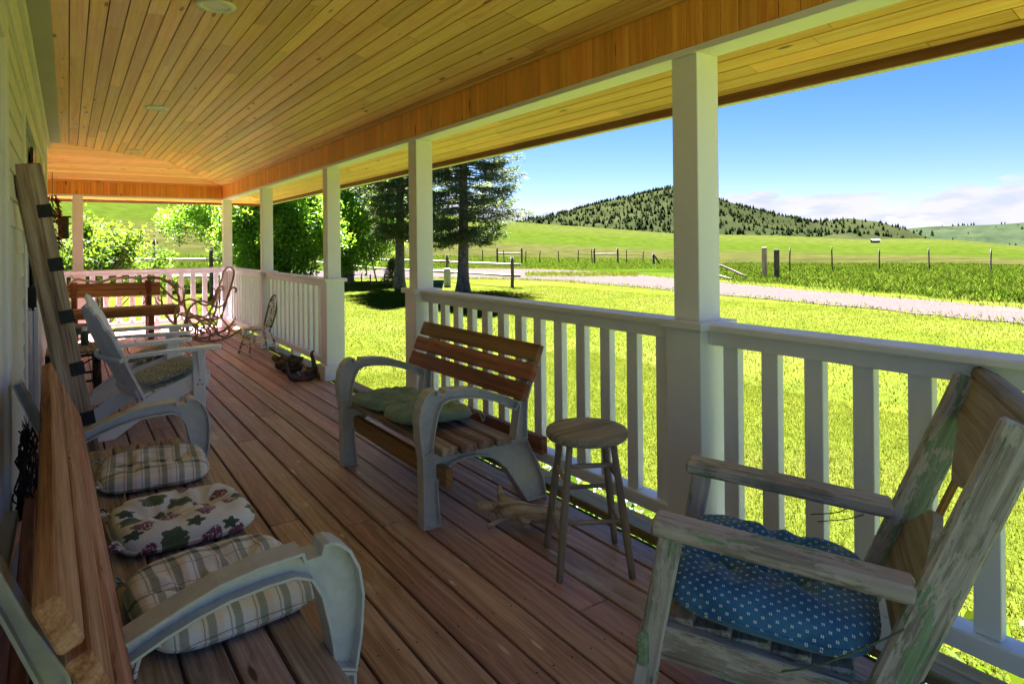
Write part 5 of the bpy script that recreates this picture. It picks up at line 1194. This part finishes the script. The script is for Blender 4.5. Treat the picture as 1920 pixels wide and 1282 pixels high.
def wire_fence(pxs, depth, label, hh=1.25, braces=()):
    o = gpt(pxs[0], depth); t = thing('wire_fence', label, 'fence', o, 0, 'wire fences along the meadow'); prev = None
    for i, x in enumerate(pxs):
        p = gpt(x, depth+i*.25)-o; pole(t, 'post', p+Vector((0, 0, -.1)), p+Vector((random.uniform(-.12, .12), 0, hh*random.uniform(.9, 1.08))), .045, M_steel, 6)
        if prev is not None:
            for z in (.45, .8, 1.1): mb = MB(); mb.tube([prev+Vector((0, 0, z)), p+Vector((0, 0, z))], .006, 4); mb.build('wire', M_steel, t)
        prev = p
    for a, b in braces:
        pa, pb = gpt(a, depth+.4)-o, gpt(b, depth+.4)-o
        for p in (pa, pb): pole(t, 'brace_post', p+Vector((0, 0, -.1)), p+Vector((0, 0, hh*1.12)), .085, M_post)
        pole(t, 'brace_rail', pa+Vector((0, 0, .88)), pb+Vector((0, 0, .92)), .06, M_rail)
wire_fence([905, 945, 985, 1011, 1048, 1083, 1110, 1175, 1205], 60., 'thin wire fence with two braced sections across the green meadow', 1.3, ((932, 978), (1114, 1158)))
wire_fence([1480, 1560, 1648, 1742, 1857, 1960], 40., 'sagging wire fence with thin posts in the tall grass by the drive', 1.5)
t = thing('brace_post', 'short braced wooden post alone in the meadow grass', 'post', gpt(1225, 58.)); pole(t, 'post', (0, 0, -.1), (0, 0, 1.0), .11, M_post); pole(t, 'brace', (.1, 0, .85), (.75, -.1, .0), .07, M_post)
for x, d_, hh, r, lb in ((1433, 34.5, 1.62, .125, 'weathered square gate post in tall grass, the paler of the pair'), (1456, 32.5, 1.52, .125, 'darker square gate post in tall grass, closer to the driveway')):
    p = gpt(x, d_); t = thing('gate_post', lb, 'post', p, R_(30), 'gate posts by the driveway'); board('post', t, M_grey if x == 1433 else M_post, (0, 0, -.1), (0, 0, hh), r*2, r*2, (1, 0, 0), .02)
p = gpt(1352, 34.); q = gpt(1402, 33.); t = thing('fallen_rail', 'fallen pale fence rail slanting down into the tall grass', 'rail', q); pole(t, 'rail', (0, 0, .1), p-q+Vector((-.6, .3, .95)), .06, M_rail); pole(t, 'rail', (-.9, .2, .0), p-q+Vector((-.9, .6, .45)), .05, M_rail)
# small shed far off in the meadow
p = gpt(1641, 225.); t = thing('shed', 'tiny dark shed with a pale roof far out in the meadow', 'shed', p, R_(-35)); board('wall', t, M_post, (-1.25, 0, .45), (1.25, 0, .45), 1.6, 1.0, (0, 0, 1), .02)
for s in (-1, 1): board('roof', t, M_gutter, (-1.4, s*.45, 1.12), (1.4, s*.45, 1.12), 1.08, .05, (0, s*.45, 1), .01)
# old iron implement under the leafy tree
p = gpt(702, 30.2); t = thing('iron_implement', 'old rusty iron farm implement lying under the leafy tree', 'implement', p, R_(-20))
for y in (-.35, .35): board('frame_bar', t, M_steel, (-.95, y, .22), (.95, y, .20), .05, .05, (0, 0, 1), .005)
for x in (-.9, -.3, .3, .9): board('cross_bar', t, M_steel, (x, -.4, .26), (x, .4, .26), .05, .04, (0, 0, 1), .005)
for x in (-.6, -.2, .45):
    mb = MB(); mb.tube([(x, .28*math.cos(a), .29+.28*math.sin(a)) for a in np.linspace(0, 6.2832, 25)], .022, 6, False)
    for a in range(6): mb.tube([(x, 0, .29), (x, .28*math.cos(a*1.047), .29+.28*math.sin(a*1.047))], .011, 5)
    mb.build('wheel', M_steel, t)
pole(t, 'hitch_pole', (.1, 0, .2), (-.35, .2, 2.15), .035, M_steel, 6)
p = gpt(838, 29.5); t = thing('bollard', 'short pale concrete bollard between the post and the spruce', 'bollard', p); obj('body', mesh('body', *lathe([(0, 0), (.16, 0), (.155, .78), (.13, .83), (0, .84)]), plain('pale_concrete', (.33, .33, .28), .9, 0., .15, 10, .4), True), t)
p = gpt(817, 25.6); t = thing('plastic_tub', 'dark green plastic tub standing on the lawn beside the post', 'tub', p); obj('body', mesh('body', *lathe([(0, 0), (.20, 0), (.22, .08), (.30, .40), (.315, .48), (.30, .485), (.285, .42), (.20, .06), (0, .05)], 28), plain('green_plastic', (.02, .075, .06), .35), True), t)
obj('rim', mesh('rim', *lathe([(.30, .47), (.325, .475), (.325, .50), (.30, .505)], 28), plain('green_plastic_rim', (.03, .09, .075), .35), True), t)

# ================================================================ grass
def blades(name, P, h0, h1, w, mat, lean=.55, label=None, rng=RNG, tri=False):
    n = len(P); a = rng.uniform(0, 6.283, n); d = np.stack([np.cos(a), np.sin(a), np.zeros(n)], 1); s = np.stack([-np.sin(a), np.cos(a), np.zeros(n)], 1); h_ = rng.uniform(h0, h1, (n, 1))*rng.uniform(.6, 1., (n, 1)); le = rng.uniform(.1, lean, (n, 1)); w_ = w*rng.uniform(.6, 1.3, (n, 1)); up = np.array([0, 0, 1.])
    if tri: V = np.stack([P-s*w_*.5, P+s*w_*.5, P+up*h_+d*h_*le], 1).reshape(-1, 3); F = np.arange(3*n).reshape(n, 3)
    else: V = np.stack([P-s*w_*.5, P+s*w_*.5, P+up*h_*.65+d*h_*le*.3+s*w_*.4, P+up*h_+d*h_*le, P+up*h_*.65+d*h_*le*.3-s*w_*.4], 1).reshape(-1, 3); F = np.arange(5*n).reshape(n, 5)
    o = obj(name, npmesh(name, V, F, mat)); return tag(o, label, 'grass', kind='stuff')
def scatter(n, x0, x1, y0, y1, pw=None):
    x = RNG.uniform(x0, x1, n); y = RNG.uniform(y0, y1, n); return np.stack([x, y, np.full(n, GZ-.004)], 1)
P1 = scatter(230000, 2.36, 7.5, -.6, 9.); P2 = scatter(130000, 5., 18., .5, 24.); P2 = P2[(P2[:, 0] > 7.5) | (P2[:, 1] > 9.)]; P2 = np.concatenate([P2, scatter(26000, 2.36, 5., 9., 24.), scatter(16000, -3., 2.4, 12.2, 24.)])
lim = np.interp(P2[:, 1], [p[1] for p in near_e[:6]], [p[0] for p in near_e[:6]]); P2 = P2[P2[:, 0] < lim-.2]
blades('lawn_grass', P1, .025, .055, .0065, M_blade, 1.3, 'short bright lawn grass growing right beside the porch railing', tri=True)
blades('lawn_grass', P2, .03, .065, .015, M_blade, 1.3, 'mown lawn grass between the porch and the driveway', tri=True)
def polar(n, x0, x1, d0, d1):
    px_ = RNG.uniform(x0, x1, n); dd = d0+(d1-d0)*RNG.random(n)**1.35; F_ = np.array(_F); R3 = np.array(_R); base = np.array([0, 0, EYE]); P = base+(F_+R3*((px_-960)/FPX)[:, None])*dd[:, None]; P[:, 2] = ground_np(P[:, 0], P[:, 1])-.01; return P
P3 = polar(170000, 1290, 2000, 17., 62.); fx = np.interp(P3[:, 1], [p[1] for p in far_e[:6]], [p[0] for p in far_e[:6]]); hn = np.array([mnoise.noise(Vector((x*.5, y*.5, 0))) for x, y in P3[:, :2]]); P3 = P3[(P3[:, 0] > fx+1.0+hn*1.2) & (RNG.random(len(P3)) < .35+.65*(hn > -.15))]
blades('tall_grass', P3, .05, .26, .009, M_tall, .7, 'tall lush grass filling the verge between the driveway and the wire fence')
P4 = polar(110000, 640, 1290, 44., 75.); b4 = drive_mask(P4[:, 0], P4[:, 1]); rr = np.hypot(P4[:, 0], P4[:, 1]); P4 = P4[~b4 & (rr > 49)]
blades('tall_grass', P4, .05, .22, .014, M_tall, .7, 'tall meadow grass round the braced wire fence beyond the driveway')
P5 = polar(30000, 60, 480, 30., 60.); b5 = drive_mask(P5[:, 0], P5[:, 1]); blades('tall_grass', P5[~b5 & (np.hypot(P5[:, 0], P5[:, 1]) > 30)], .12, .40, .016, M_tall, .5, 'tall green grass behind the pole fence beyond the shrub')
P6 = []
for k in range(9000):
    i = random.randrange(len(na)); q = na[i] if random.random() < .5 else fa[i]; P6.append((q.x+random.gauss(0, .35), q.y+random.gauss(0, .35)))
for k in range(7000):
    q = onZ(random.uniform(985, 1195), 515+random.gauss(0, 2.2), GZ); P6.append((q.x, q.y))
P6 = np.array(P6); P6 = np.stack([P6[:, 0], P6[:, 1], ground_np(P6[:, 0], P6[:, 1])], 1); P6 = P6[np.hypot(P6[:, 0], P6[:, 1]) < 60]
blades('verge_grass', P6, .06, .16, .02, M_blade, .8, 'ragged grass creeping over the edges and middle of the gravel drive')
# weeds and white clover flowers against the edge of the deck
W1 = []; 
for k in range(60):
    c = np.array([random.uniform(2.40, 2.72), random.uniform(.6, 4.4), GZ]); hgt = random.uniform(.25, .55); W1.append(c+RNG.normal(size=(46, 3))*np.array([.07, .07, .02])+np.array([0, 0, 1.])*RNG.random((46, 1))*hgt)
V, F = leaf_quads(np.concatenate(W1), .085, .055); tag(obj('weeds', npmesh('weeds', V, F, L_light)), 'broad-leaved weeds growing up along the outer edge of the deck', 'weeds', kind='stuff')
Pf = np.stack([RNG.uniform(2.42, 2.75, 90), RNG.uniform(.6, 4.4, 90), GZ+RNG.uniform(.25, .55, 90)], 1); Pf = np.repeat(Pf, 7, 0)+RNG.normal(size=(630, 3))*.012; V, F = leaf_quads(Pf, .028, .02)
tag(obj('weed_flowers', npmesh('weed_flowers', V, F, plain('white_petals', (.75, .75, .70), .7))), 'tiny white flowers among the weeds along the deck', 'flowers', kind='stuff')
